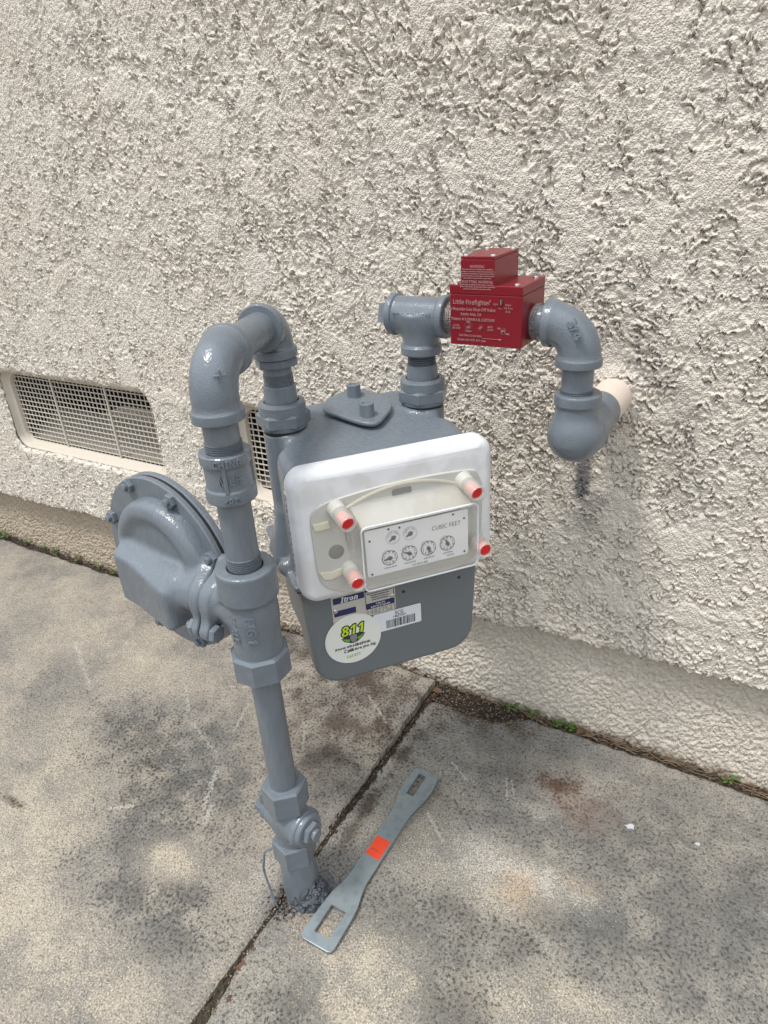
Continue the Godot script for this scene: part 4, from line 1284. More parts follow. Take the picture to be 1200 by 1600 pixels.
func build_shutoff() -> void:
	var root := thing("shut_off_valve", "dark red box-shaped gas shut-off valve with engraved white lettering, between tee and elbow", "valve", Vector3(-0.29, 0.690, 0.172))
	var x0 := -0.3300; var x1 := -0.2490; var z0 := 0.1385; var z1 := 0.2065
	var a := MB.new()
	a.rbox(Transform3D(Basis(), Vector3((x0 + x1) * 0.5, (0.6885 + 0.7415) * 0.5, (z0 + z1) * 0.5)), Vector3(x1 - x0, 0.7415 - 0.6885, z1 - z0), 0.0010, 2)
	obj("body", a, MT.valve, root)
	var b := MB.new()
	b.rbox(Transform3D(Basis(), Vector3((x0 + x1) * 0.5, (0.7418 + 0.7510) * 0.5, (z0 + z1) * 0.5)), Vector3(x1 - x0 + 0.0004, 0.0092, z1 - z0 + 0.0004), 0.0009, 2)
	b.rbox(Transform3D(Basis(), Vector3((-0.3172 - 0.2795) * 0.5, (0.7440 + 0.7765) * 0.5, (z0 + z1) * 0.5 + 0.0002)), Vector3(0.0377, 0.0325, z1 - z0 - 0.0004), 0.0009, 2)
	obj("lid", b, MT.valve, root)
	obj("top_plate", MB.new().rbox(Transform3D(Basis(), Vector3((-0.3172 - 0.2795) * 0.5, 0.7781, (z0 + z1) * 0.5)), Vector3(0.0377, 0.0026, z1 - z0), 0.0006, 1), MT.valve, root)
	var sc := MB.new().lathe(Transform3D(), [Vector2(0.0031, -0.0005), Vector2(0.0031, 0.0004), Vector2(0.0025, 0.0013), Vector2(0.0009, 0.0017), Vector2(0.0009, 0.0010), Vector2(0, 0.0010)], 16).mesh(Vector3.ZERO, 40)
	for q in [[-0.3135, 0.7796, z1 - 0.006], [-0.2835, 0.7796, z1 - 0.006], [-0.3135, 0.7796, z0 + 0.006], [-0.2835, 0.7796, z0 + 0.006], [-0.3245, 0.7512, z1 - 0.006], [-0.2585, 0.7512, z1 - 0.009], [-0.2560, 0.7512, z0 + 0.010], [-0.3245, 0.7512, z0 + 0.008]]:
		var s := node("screw", sc, MT.screw, root)
		s.position = Vector3(q[0], q[1], q[2]) - offs[root]
	var l := MB.new()
	var zf := z1 + 0.0004
	var line := func(x: float, y: float, s: String, em: float, fo: Font) -> void: l.text(up(x, y, zf), s, em, fo, 0.0006)
	line.call(-0.2983, 0.7695, "WARNING", 0.0036, font)
	var yy := 0.7668
	for s in ["This device must be installed by a qualified", "installer in accordance with the manufacturer's", "installation instructions. If improperly installed", "failure to function as intended or unwarranted", "interruption of gas service could result."]:
		line.call(-0.2983, yy, s, 0.00165, bold)
		yy -= 0.00215
	line.call(-0.2983, 0.7545, "RESETTING WARNING", 0.0036, font)
	yy = 0.7517
	for s in ["Following actuation of this device, reset the", "device and restore service only after a qualified", "person has verified no gas leak exists."]:
		line.call(-0.2983, yy, s, 0.0017, bold)
		yy -= 0.00215
	line.call(-0.3050, 0.7337, "Little Firefighter", 0.0060, font)
	l.tube([Vector3(-0.2838, 0.7362, zf), Vector3(-0.2838, 0.7362, zf + 0.0003)], 0.0007, 10)
	line.call(-0.3050, 0.7265, "Earthquake Gas Shut-Off Valve", 0.0040, font)
	line.call(-0.3055, 0.7214, "Santa Ana, CA", 0.0038, font)
	line.call(-0.3035, 0.7160, "Patent # 5209454 & 5307699", 0.0038, font)
	line.call(-0.3225, 0.7092, "LA City", 0.0025, font)
	line.call(-0.3225, 0.7063, "RR 5340", 0.0025, font)
	line.call(-0.2835, 0.7092, "ASCE", 0.0026, font)
	line.call(-0.2835, 0.7062, "25-06", 0.0026, font)
	line.call(-0.3062, 0.6990, "Gas Flow 5.0 psi Max", 0.0028, font)
	line.call(-0.3048, 0.6942, "Model: AGV-075, 3/4\" pipe", 0.0028, font)
	line.call(-0.2778, 0.7326, "STOP", 0.0022, font)
	line.call(-0.2640, 0.7325, "Reset", 0.0026, font)
	line.call(-0.2640, 0.7292, "1/8 Turn", 0.0026, font)
	line.call(-0.2640, 0.7259, "Only", 0.0026, font)
	# arrow, marks of approval
	l.rbox(up(-0.2830, 0.6968, zf), Vector3(0.0190, 0.0003, 0.0004), 0.0001, 1)
	l.prism(up(0, 0, 0), PackedVector2Array([Vector2(-0.2738, 0.6960), Vector2(-0.2700, 0.6968), Vector2(-0.2738, 0.6976)]), zf, zf + 0.0003)
	for q in [[-0.3083, 0.7078, 0.0034], [-0.2945, 0.7078, 0.0030], [-0.2690, 0.7058, 0.0034]]:
		var ring := PackedVector2Array()
		for h in 2: pass
		l.prism(up(0, 0, 0), circle(Vector2(q[0], q[1]), q[2], 20), zf, zf + 0.0003, 0.0, [rev(circle(Vector2(q[0], q[1]), q[2] - 0.0005, 20))])
	l.prism(up(0, 0, 0), rrect(-0.3125, 0.7032, -0.3041, 0.7124, 0.0006, 2), zf, zf + 0.0003, 0.0, [rev(rrect(-0.3121, 0.7036, -0.3045, 0.7120, 0.0005, 2))])
	line.call(-0.3083, 0.7078, "US", 0.0034, bold)
	line.call(-0.2945, 0.7078, "SP", 0.0032, bold)
	line.call(-0.3083, 0.7133, "OPD", 0.0020, bold)
	line.call(-0.3083, 0.7036, "LISTED", 0.0018, bold)
	line.call(-0.2690, 0.7058, "IPC", 0.0032, bold)
	line.call(-0.2735, 0.7084, "IAS", 0.0022, bold)
	line.call(-0.2645, 0.7030, "FMG", 0.0022, bold)
	l.tube([Vector3(-0.2748, 0.7296, zf), Vector3(-0.2742, 0.7288, zf), Vector3(-0.2730, 0.7284, zf), Vector3(-0.2712, 0.7285, zf)], 0.0002, 6)
	obj("lettering", l, MT.engrave, root, 0)
	var kn := MB.new().lathe(frame(Vector3(-0.2717, 0.7350, z1 - 0.001), Vector3(0, 0, 1)), [Vector2(0, 0), Vector2(0.0026, 0), Vector2(0.0026, 0.0018), Vector2(0.0022, 0.0022), Vector2(0, 0.0022)], 20)
	obj("reset_screw", kn, MT.seam, root)
	obj("slot", MB.new().rbox(up(-0.2717, 0.7350, z1 + 0.0013), Vector3(0.0008, 0.0046, 0.0004), 0.0001, 1), MT.engrave, root)

func rev(p: PackedVector2Array) -> PackedVector2Array:
	var q := p.duplicate()
	q.reverse()
	return q

# ---------------------------------------------------------------- the meter, in its own axes: x along its front, y height, z out of its face
func build_meter() -> void:
	var u := Vector3(TX - LX, 0, TZ - LZ).normalized()
	var bs := Basis(u, Vector3.UP, u.cross(Vector3.UP))
	var mid := Vector3((LX + TX) * 0.5, 0, (LZ + TZ) * 0.5)
	var half := Vector2(TX - LX, TZ - LZ).length() * 0.5
	var root := thing("gas_meter", "grey gas meter with white plastic front cover, clear dial window and stickers between the pipes", "gas meter", mid + Vector3(0, 0.295, 0), "", bs)
	offs[root] = Vector3(0, 0.295, 0)
	var shell := func(p: Vector3) -> float:
		var hw := 0.1045 + 0.006 * smoothstep(0.0, 0.06, p.z)
		var d := absf(p.x) - hw + 0.10 * maxf(0.0, -0.01 - p.z)
		d = smax(d, p.z - 0.094, 0.020)
		d = smax(d, -0.062 - p.z, 0.03)
		d = smax(d, (p - Vector3(0, 0.602, 0)).dot(Vector3(0, 0.988, 0.155)), 0.022)
		# left and right cheeks behind the front are drawn in, leaving the connection towers
		var ck := smax(0.094 - absf(p.x), p.z - 0.034, 0.012)
		d = smax(d, -ck, 0.010)
		for s in [-1.0, 1.0]:
			var t := cyl_y(p, Vector3(half * s, 0, 0.0), 0.0255 + 0.014 * smoothstep(0.50, 0.44, p.y), 0.44, 0.6015, 0.004)
			d = smin(d, t, 0.010)
		d = smax(d, 0.4435 - p.y, 0.002)
		# rib between tower and flange, screw boss
		for s in [-1.0, 1.0]:
			d = smin(d, capsule(p, Vector3(0.104 * s, 0.50, 0.012), Vector3(0.116 * s, 0.444, 0.022), 0.008), 0.012)
			d = smin(d, (p - Vector3(0.1165 * s, 0.4500, 0.052)).length() - 0.0105, 0.010)
		# flange
		var f := Vector3(maxf(absf(p.x) - 0.1130, 0.0), 0.0, maxf(absf(p.z - 0.016) - 0.078, 0.0)).length() - 0.006
		d = smin(d, smax(f, absf(p.y - 0.4445) - 0.0040, 0.003), 0.006)
		return d
	node("upper_body", cast(shell, Vector3(-0.132, 0.432, -0.078), Vector3(0.132, 0.612, 0.106), 0.0026, offs[root]), MT.paint, root)
	# lower body: three pressed sections with dark joints
	var pan := func(w: float, y0: float, r: float) -> PackedVector2Array:
		var o := PackedVector2Array([Vector2(w, 0.4405), Vector2(-w, 0.4405)])
		var wb := w - 0.006
		for i in 9:
			var a := PI + PI * 0.5 * i / 8.0
			o.append(Vector2(-wb + r + cos(a) * r, y0 + r + sin(a) * r))
		for i in 9:
			var a := PI * 1.5 + PI * 0.5 * i / 8.0
			o.append(Vector2(wb - r + cos(a) * r, y0 + r + sin(a) * r))
		return o
	obj("lower_body", MB.new().prism(Transform3D(), pan.call(0.1125, 0.2965, 0.034), 0.0600, 0.0985, 0.006), MT.pan, root, 50)
	obj("middle_section", MB.new().prism(Transform3D(), pan.call(0.1105, 0.2985, 0.034), 0.0240, 0.0560, 0.002), MT.pan, root, 50)
	obj("back_section", MB.new().prism(Transform3D(), pan.call(0.1085, 0.3010, 0.034), -0.0560, 0.0200, 0.005), MT.pan, root, 50)
	obj("joint", MB.new().prism(Transform3D(), pan.call(0.1055, 0.3040, 0.034), -0.03, 0.07), MT.seam, root, 50)
	obj("flange_gasket", MB.new().rbox(up(0, 0.4402, 0.016), Vector3(0.232, 0.0020, 0.165), 0.0009, 1), MT.seam, root)
	var hm := MB.new().lathe(Transform3D(), [Vector2(0, -0.001), Vector2(0.0019, -0.001), Vector2(0.0019, 0.0006), Vector2(0.0012, 0.0003), Vector2(0, 0.0002)], 14).mesh(Vector3.ZERO)
	for q in [Vector2(0.0118, 0.4065), Vector2(0.0860, 0.4065)]:
		var h := node("rivet", hm, MT.seam, root)
		h.transform = Transform3D(frame(Vector3.ZERO, Vector3(0, 0, 1)).basis, Vector3(q.x, q.y - 0.295, 0.0985))
	# seal plate with two posts on top
	var pp := PackedVector2Array()
	var key := [Vector2(-0.036, 0.012), Vector2(-0.026, 0.036), Vector2(0.000, 0.050), Vector2(0.026, 0.046), Vector2(0.044, 0.020), Vector2(0.043, -0.008), Vector2(0.028, -0.028), Vector2(0.012, -0.042), Vector2(-0.004, -0.036), Vector2(-0.026, -0.006)]
	key.reverse()
	for i in key.size(): # rounded: Catmull-Rom through the corners
		for k in 4:
			pp.append(key[i].cubic_interpolate(key[(i + 1) % key.size()], key[(i + key.size() - 1) % key.size()], key[(i + 2) % key.size()], k / 4.0))
	if Geometry2D.is_polygon_clockwise(pp): pp = rev(pp)
	var tilt := Transform3D(Basis(Vector3(1, 0, 0), Vector3(0, 0.155, -0.988).normalized(), Vector3(0, 0.988, 0.155).normalized()), Vector3(0, 0.606, 0.0))
	var sp := obj("seal_plate", MB.new().prism(tilt, pp, 0.0, 0.0058, 0.0022), MT.paint, root, 50)
	obj("pedestal", MB.new().prism(tilt, MB.inset(pp, 0.016), -0.008, 0.001), MT.paint, root, 50)
	for q in [Vector2(0.007, -0.021), Vector2(0.009, 0.033)]:
		var c := tilt * Vector3(q.x, q.y, 0.005)
		obj("post", MB.new().lathe(up(c.x, c.y, c.z), [Vector2(0.0098, -0.002), Vector2(0.0088, 0.001), Vector2(0.0085, 0.0140), Vector2(0.0078, 0.0150), Vector2(0.0052, 0.0152), Vector2(0.0048, 0.0142), Vector2(0, 0.0140)], 26), MT.paint, sp)

	# white plastic cover
	var cv := MB.new()
	cv.prism(Transform3D(), rrect(-0.1150, 0.4360, 0.1190, 0.5960, 0.020, 8), 0.0915, 0.1240, 0.010)
	var cover := obj("front_cover", cv, MT.cover, root, 55)
	cover.set_meta("label", "white plastic front cover")
	var strip := MB.new().rbox(up(-0.1153, 0.52, 0.1045), Vector3(0.0006, 0.100, 0.010), 0.0002, 1)
	obj("side_label", strip, MT.label, cover)
	var stx := MB.new()
	for k in 38:
		stx.rbox(up(-0.1157, 0.474 + k * 0.00248, 0.1045 + 0.001 * sin(k * 2.3)), Vector3(0.0003, 0.0008 + 0.0006 * absf(sin(k * 3.7)), 0.0062), 0.0001, 1)
	obj("side_print", stx, MT.ink, cover, 0)
	# frosted panel that carries the index
	var pl := PackedVector2Array()
	for q in [Vector2(0.101, 0.470), Vector2(0.1035, 0.53), Vector2(0.099, 0.554), Vector2(0.088, 0.5625), Vector2(0.04, 0.5655), Vector2(-0.01, 0.5655), Vector2(-0.055, 0.562), Vector2(-0.080, 0.5585), Vector2(-0.0925, 0.552), Vector2(-0.097, 0.539), Vector2(-0.0965, 0.50), Vector2(-0.0955, 0.475), Vector2(-0.089, 0.458), Vector2(-0.073, 0.447), Vector2(-0.05, 0.4405), Vector2(0.0, 0.4405), Vector2(0.06, 0.4405), Vector2(0.092, 0.447)]: pl.append(q)
	if Geometry2D.is_polygon_clockwise(pl): pl = rev(pl)
	var sm := PackedVector2Array()
	for i in pl.size():
		for k in 3: sm.append(pl[i].cubic_interpolate(pl[(i + 1) % pl.size()], pl[(i + pl.size() - 1) % pl.size()], pl[(i + 2) % pl.size()], k / 3.0))
	var panel := obj("frosted_panel", MB.new().prism(Transform3D(), sm, 0.118, 0.1262, 0.0012), MT.frost, root, 50)
	var arc := []
	for i in 25:
		var t := i / 24.0
		var x := lerpf(-0.060, 0.076, t)
		arc.append(Vector3(x, 0.5475 + 0.0165 * (1.0 - pow(2.0 * t - 1.0, 2.0)), 0.1275))
	obj("arched_rib", MB.new().tube(arc, 0.0018, 10), MT.haze, panel, 60)
	obj("badge", MB.new().prism(Transform3D(), rrect(-0.005, 0.5500, 0.0175, 0.5585, 0.0025, 4), 0.1262, 0.1269, 0.0002), MT.grime, panel)
	obj("clip_tab", MB.new().prism(Transform3D(), PackedVector2Array([Vector2(-0.0975 + 0.002, 0.5385), Vector2(-0.094, 0.5300), Vector2(-0.088, 0.5290), Vector2(-0.076, 0.5300), Vector2(-0.078, 0.5385), Vector2(-0.088, 0.5375)]), 0.126, 0.1285, 0.0008), MT.cream, panel)
	obj("clip_tab", MB.new().prism(Transform3D(), PackedVector2Array([Vector2(-0.0945, 0.4790), Vector2(-0.090, 0.4690), Vector2(-0.082, 0.4665), Vector2(-0.068, 0.4700), Vector2(-0.066, 0.4790), Vector2(-0.080, 0.4765)]), 0.126, 0.1285, 0.0008), MT.cream, panel)
	obj("smudge", MB.new().lathe(frame(Vector3(-0.0725, 0.499, 0.1262), Vector3(0, 0, 1)), [Vector2(0.0088, 0), Vector2(0.0082, 0.0006), Vector2(0.0050, 0.0010), Vector2(0, 0.0011)], 24), MT.grime, panel)
	# dial plate
	var dp := obj("dial_plate", MB.new().prism(Transform3D(), rrect(-0.0440, 0.4665, 0.0775, 0.5240, 0.003, 4), 0.1400, 0.1420, 0.0003), MT.plate, root)
	obj("plate_block", MB.new().rbox(up(0.0168, 0.4952, 0.1325), Vector3(0.112, 0.050, 0.0146), 0.002, 2), MT.frost, root)
	var z := 0.1421
	var ink := MB.new()
	var dials := [[-0.0123, 0.5098, 0.0082, 215.0, 0, ""], [0.0074, 0.5102, 0.0082, 210.0, 0, ""], [-0.0177, 0.4856, 0.0092, 190.0, -1, "1,000,000 PER REV"], [0.0054, 0.4857, 0.0092, 155.0, 1, "100,000 PER REV"], [0.0284, 0.4861, 0.0092, 285.0, -1, "10,000 PER REV"], [0.0514, 0.4866, 0.0092, 110.0, 1, "1,000 PER REV"]]
	for q in dials:
		var c := Vector2(q[0], q[1])
		var r: float = q[2]
		ink.prism(Transform3D(), circle(c, r, 36), z, z + 0.0002, 0.0, [rev(circle(c, r - 0.00035, 36))])
		if q[4] != 0:
			for k in 10:
				var a: float = PI * 0.5 - q[4] * TAU * k / 10.0
				ink.text(up(c.x + cos(a) * r * 0.74, c.y + sin(a) * r * 0.74, z), str(k), 0.0035, font, 0.0002)
			ink.text(up(c.x + 0.0005, c.y - r - 0.0030, z), q[5], 0.0019, font, 0.0002)
			for k in 14:
				var a := PI * 0.56 + 0.055 * k
				var a2 := a + 0.056
				var o := c + Vector2(cos(a), sin(a)) * (r + 0.0016)
				var o2 := c + Vector2(cos(a2), sin(a2)) * (r + 0.0016)
				ink.tube([Vector3(o.x, o.y, z), Vector3(o2.x, o2.y, z)], 0.00014, 4)
		else:
			var s: String = "HALF FOOT" if q[0] < 0.0 else "CUBIC FEET"
			for k in s.length():
				var a := PI * 0.5 + 1.15 - 2.3 * k / (s.length() - 1.0)
				ink.text(Transform3D(Basis(Vector3(0, 0, 1), a - PI * 0.5), Vector3(c.x + cos(a) * r * 0.74, c.y + sin(a) * r * 0.74, z)), s[k], 0.0021, font, 0.0002)
	ink.text(up(0.0505, 0.5090, z), "CUBIC FEET", 0.0066, font, 0.0002)
	ink.text(up(0.0175, 0.4692, z), "175-250 & 400", 0.0030, font, 0.0002)
	ink.text(up(0.0555, 0.4706, z), "017312", 0.0026, font, 0.0002)
	obj("dial_print", ink, MT.ink, dp, 0)
	for q in dials:
		var c := Vector2(q[0], q[1])
		var a := deg_to_rad(q[3])
		var d := Vector2(cos(a), sin(a))
		var n := Vector2(-d.y, d.x)
		var r: float = q[2] * 0.82
		var h := MB.new().prism(Transform3D(), PackedVector2Array([c - d * 0.003 - n * 0.0012, c + d * r * 0.55 - n * 0.0009, c + d * r, c + d * r * 0.55 + n * 0.0009, c - d * 0.003 + n * 0.0012]), 0.1432, 0.1438)
		h.lathe(frame(Vector3(c.x, c.y, 0.1422), Vector3(0, 0, 1)), [Vector2(0.0021, 0), Vector2(0.0021, 0.0022), Vector2(0.0012, 0.0028), Vector2(0, 0.0028)], 14)
		obj("pointer", h, MT.ink, dp)
	var dot := MB.new().lathe(frame(Vector3.ZERO, Vector3(0, 0, 1)), [Vector2(0.0013, 0), Vector2(0.0013, 0.0003), Vector2(0, 0.0003)], 14).mesh(Vector3.ZERO)
	for q in [Vector2(-0.0391, 0.5114), Vector2(-0.0389, 0.4698), Vector2(0.0724, 0.5133), Vector2(0.0726, 0.4707), Vector2(-0.0045, 0.5200), Vector2(-0.017, 0.5210), Vector2(0.0590, 0.5210)]:
		node("screw", dot, MT.seam, dp).position = Vector3(q.x, q.y - 0.295, z)
	# clear window box over the dial
	var bx := MB.new()
	var sd := MB.new()
	var po := rrect(-0.0500, 0.4545, 0.0855, 0.5330, 0.006, 5)
	var pb := rrect(-0.0580, 0.4480, 0.0920, 0.5520, 0.008, 5)
	var pm := MB.inset(po, 0.0015)
	var m := po.size()
	for k in m:
		var j := (k + 1) % m
		sd.quad(Vector3(pb[k].x, pb[k].y, 0.1262), Vector3(pb[j].x, pb[j].y, 0.1262), Vector3(po[j].x, po[j].y, 0.1500), Vector3(po[k].x, po[k].y, 0.1500))
		bx.quad(Vector3(po[k].x, po[k].y, 0.1500), Vector3(po[j].x, po[j].y, 0.1500), Vector3(pm[j].x, pm[j].y, 0.1515), Vector3(pm[k].x, pm[k].y, 0.1515))
		bx.tri(Vector3(pm[k].x, pm[k].y, 0.1515), Vector3(pm[j].x, pm[j].y, 0.1515), Vector3(0.018, 0.494, 0.1515))
	var win := obj("clear_window", bx, MT.clear, root, 30)
	win.set_meta("label", "clear plastic window over the dials")
	obj("window_side", sd, MT.tubing, win, 30)
	var rim := MB.new()
	var ring := []
	for k in m + 1: ring.append(Vector3(po[k % m].x, po[k % m].y, 0.1500))
	obj("window_rim", rim.tube(ring, 0.0010, 8, false), MT.label, win, 60)
	# frosted, dusty top wall of the window
	var tp := MB.new()
	tp.quad(Vector3(-0.053, 0.5475, 0.1262), Vector3(0.087, 0.5475, 0.1262), Vector3(0.081, 0.5265, 0.1425), Vector3(-0.046, 0.5265, 0.1425))
	obj("dusty_top", tp, MT.dusty, root, 0)
	# screw posts in clear tubes with red caps
	for q in [[-0.0686, 0.5505, -0.0645, 0.5452], [0.0795, 0.5520, 0.0817, 0.5476], [0.0930, 0.4740, 0.0921, 0.4744], [-0.0600, 0.4745, -0.0600, 0.4719]]:
		var a := Vector3(q[0], q[1], 0.1250)
		var b := Vector3(q[2], q[3], 0.1580)
		var fx := frame(a, b - a)
		var L := (b - a).length()
		var post := obj("screw_post", MB.new().lathe(fx, [Vector2(0.0105, 0.0), Vector2(0.0098, 0.003), Vector2(0.0094, 0.011), Vector2(0.0080, 0.012), Vector2(0, 0.012)], 28), MT.frost, root)
		obj("tube", MB.new().lathe(fx, [Vector2(0.0094, 0.009), Vector2(0.0089, L - 0.001), Vector2(0.0084, L), Vector2(0.0074, L), Vector2(0.0072, L - 0.002), Vector2(0.0070, 0.012)], 32), MT.tubing, post)
		obj("sleeve", MB.new().lathe(fx, [Vector2(0.0064, L - 0.0165), Vector2(0.0064, L - 0.0055), Vector2(0.0058, L - 0.005)], 28), MT.pink, post)
		var cap := obj("red_cap", MB.new().lathe(fx, [Vector2(0.0066, L - 0.0075), Vector2(0.0068, L - 0.0035), Vector2(0.0063, L - 0.0028), Vector2(0, L - 0.0026)], 28), MT.red, post)
		cap.set_meta("label", "bright red cap")
	# latch between the left posts
	obj("latch", MB.new().prism(Transform3D(), PackedVector2Array([Vector2(-0.0600, 0.5270), Vector2(-0.0560, 0.5200), Vector2(-0.0535, 0.4990), Vector2(-0.0575, 0.4985), Vector2(-0.0600, 0.5150)]), 0.1262, 0.1330, 0.0008), MT.clear, root)

	# name plate of the maker
	var np := obj("name_plate", MB.new().prism(Transform3D(), rrect(-0.0785, 0.3850, 0.0010, 0.4345, 0.003, 4), 0.0984, 0.0991, 0.0002), MT.alum, root)
	var nav := MB.new()
	nav.prism(Transform3D(), PackedVector2Array([Vector2(-0.0765, 0.4130), Vector2(-0.0380, 0.4130), Vector2(-0.0380, 0.4215), Vector2(-0.0765, 0.4215)]), 0.0988, 0.0994)
	nav.prism(Transform3D(), PackedVector2Array([Vector2(-0.0765, 0.3955), Vector2(-0.0495, 0.3955), Vector2(-0.0495, 0.4035), Vector2(-0.0765, 0.4035)]), 0.0988, 0.0994)
	nav.prism(Transform3D(), PackedVector2Array([Vector2(-0.0365, 0.3945), Vector2(-0.0005, 0.3945), Vector2(-0.0005, 0.4025), Vector2(-0.0365, 0.4025)]), 0.0988, 0.0994)
	for q in [[-0.0372, 0.3945, -0.0364, 0.4330], [-0.0012, 0.3945, -0.0004, 0.4330], [-0.0365, 0.4190, -0.0004, 0.4330]]:
		nav.prism(Transform3D(), PackedVector2Array([Vector2(q[0], q[1]), Vector2(q[2], q[1]), Vector2(q[2], q[3]), Vector2(q[0], q[3])]), 0.0988, 0.0993)
	for k in 4: nav.text(up(-0.0185, 0.4160 - k * 0.0032, 0.0993), ["MADE FOR INDOOR & OUTDOOR USE", "WORKING PRESSURE 5 PSI", "CAPACITY AT 1/2 IN. W.C.", "CUBIC FEET PER HOUR"][k], 0.0019, bold, 0.0003)
	obj("navy_print", nav, MT.navy, np, 0)
	var wt := MB.new()
	wt.text(Transform3D(Basis(Vector3(1, 0, 0), Vector3(0.2, 1, 0), Vector3(0, 0, 1)), Vector3(-0.0560, 0.4172, 0.0996)), "Itron", 0.0090, bold, 0.0003)
	wt.text(up(-0.0185, 0.4003, 0.0996), "1 CU. FT.", 0.0030, bold, 0.0003)
	wt.text(up(-0.0185, 0.3968, 0.0996), "0.071 CU FT PER REV", 0.0026, bold, 0.0003)
	wt.text(up(-0.0270, 0.4275, 0.0996), "MC", 0.0140, bold, 0.0003)
	obj("white_print", wt, MT.plate, np, 0)
	var se := MB.new()
	se.text(up(-0.0180, 0.3895, 0.0993), "14827521", 0.0082, mono, 0.0004)
	se.text(up(-0.0600, 0.3905, 0.0993), "175", 0.0060, mono, 0.0004)
	obj("stamped_number", se, MT.grime, np, 0)
	var rv := MB.new().lathe(Transform3D(), [Vector2(0.0031, 0), Vector2(0.0030, 0.0008), Vector2(0.0020, 0.0016), Vector2(0.0008, 0.0012), Vector2(0, 0.0010)], 18).mesh(Vector3.ZERO)
	for q in [Vector2(-0.0745, 0.4037), Vector2(-0.0027, 0.4055)]:
		var r := node("rivet", rv, MT.screw, np)
		r.transform = Transform3D(frame(Vector3.ZERO, Vector3(0, 0, 1)).basis, Vector3(q.x, q.y - 0.295, 0.0990))
	# barcode label
	var bl := obj("barcode_label", MB.new().prism(Transform3D(), rrect(-0.0290, 0.3572, 0.0332, 0.3845, 0.0016, 3), 0.0992, 0.0996), MT.label, root)
	var bi := MB.new()
	bi.text(up(0.0045, 0.3797, 0.0998), "SCG", 0.0066, font, 0.0003)
	bi.text(up(0.0045, 0.3748, 0.0998), "14827521", 0.0040, font, 0.0003)
	var rg := RandomNumberGenerator.new()
	rg.seed = 5
	var xx := -0.0130
	while xx < 0.0250:
		var w := 0.00022 * rg.randi_range(1, 4)
		bi.rbox(up(xx + w * 0.5, 0.3658, 0.0997), Vector3(w, 0.0118, 0.0003), 0.00005, 1)
		xx += w + 0.00022 * rg.randi_range(1, 4)
	obj("barcode_print", bi, MT.ink, bl, 0)
	# round call-before-you-dig sticker
	var c := Vector2(-0.0563, 0.3588)
	var sk := obj("round_sticker", MB.new().prism(Transform3D(), circle(c, 0.0354, 56), 0.0994, 0.1000), MT.sticker, root)
	sk.set_meta("label", "round white sticker reading 811")
	var blk := MB.new()
	var slant := Basis(Vector3(1, 0.03, 0), Vector3(0.16, 1, 0), Vector3(0, 0, 1))
	var o3 := Vector3(c.x + 0.0010, c.y + 0.0135, 0.1002)
	for k in 12: blk.text(Transform3D(slant, o3 + Vector3(cos(TAU * k / 12.0), sin(TAU * k / 12.0), 0) * 0.0014), "811", 0.0182, bold, 0.0003)
	blk.prism(Transform3D(), PackedVector2Array([c + Vector2(-0.0148, 0.0035), c + Vector2(-0.0120, -0.0010), c + Vector2(-0.0050, -0.0050), c + Vector2(0.0, -0.0062), c + Vector2(0.0060, -0.0045), c + Vector2(0.0125, 0.0005), c + Vector2(0.0150, 0.0050), c + Vector2(0.009, 0.0075), c + Vector2(-0.009, 0.0065)]), 0.1000, 0.1003)
	blk.text(Transform3D(slant, Vector3(c.x - 0.0088, c.y - 0.0098, 0.1002)), "Know what's", 0.0050, bold, 0.0003)
	blk.text(Transform3D(slant, Vector3(c.x + 0.0125, c.y - 0.0093, 0.1002)), "below.", 0.0062, bold, 0.0003)
	blk.text(Transform3D(slant, Vector3(c.x - 0.0075, c.y - 0.0158, 0.1002)), "Call", 0.0066, bold, 0.0003)
	blk.text(Transform3D(slant, Vector3(c.x + 0.0115, c.y - 0.0155, 0.1002)), "before you dig.", 0.0048, bold, 0.0003)
	obj("black_print", blk, MT.ink, sk, 0)
	var lm := MB.new()
	lm.text(Transform3D(slant, o3 + Vector3(0, 0, 0.0003)), "811", 0.0182, bold, 0.0003)
	obj("lime_print", lm, MT.lime, sk, 0)
	var gn := MB.new()
	gn.prism(Transform3D(), PackedVector2Array([c + Vector2(-0.0136, 0.0032), c + Vector2(-0.0105, -0.0004), c + Vector2(-0.0055, -0.0036), c + Vector2(-0.0048, 0.0005)]), 0.1001, 0.1006)
	gn.prism(Transform3D(), PackedVector2Array([c + Vector2(0.0050, 0.0008), c + Vector2(0.0062, -0.0030), c + Vector2(0.0110, 0.0008), c + Vector2(0.0137, 0.0046)]), 0.1001, 0.1006)
	gn.text(Transform3D(slant, Vector3(c.x - 0.0015, c.y - 0.0247, 0.1002)), "Call 811", 0.0050, font, 0.0003)
	obj("green_print", gn, MT.leafprint, sk, 0)
	var sv := MB.new()
	sv.prism(Transform3D(), PackedVector2Array([c + Vector2(-0.0042, 0.0052), c + Vector2(-0.0042, 0.0004), c + Vector2(-0.0022, -0.0036), c + Vector2(0.0004, -0.0052), c + Vector2(0.0030, -0.0034), c + Vector2(0.0048, 0.0008), c + Vector2(0.0046, 0.0056), c + Vector2(0.0003, 0.0066)]), 0.1001, 0.1007)
	obj("spade_print", sv, MT.spade, sk, 0)

	# union nuts on the two connections (world axes -> meter axes)
	for s in [-1.0, 1.0]:
		swivel(root, half * s, 0.0, 0.6555 if s < 0 else 0.6530, 0.668 if s < 0 else 0.6665, 0.25 if s < 0 else 0.05)
	obj("nipple", rod(MB.new(), Vector3(-half, 0.655, 0), Vector3(-half, 0.69, 0), 0.0160), MT.paint, root)
	obj("bushing", MB.new().nut(up(-half, 0, 0), 0.0245, 0.6765, 0.6860, 0.0014, 6, 0.5), MT.cast, root, 20)

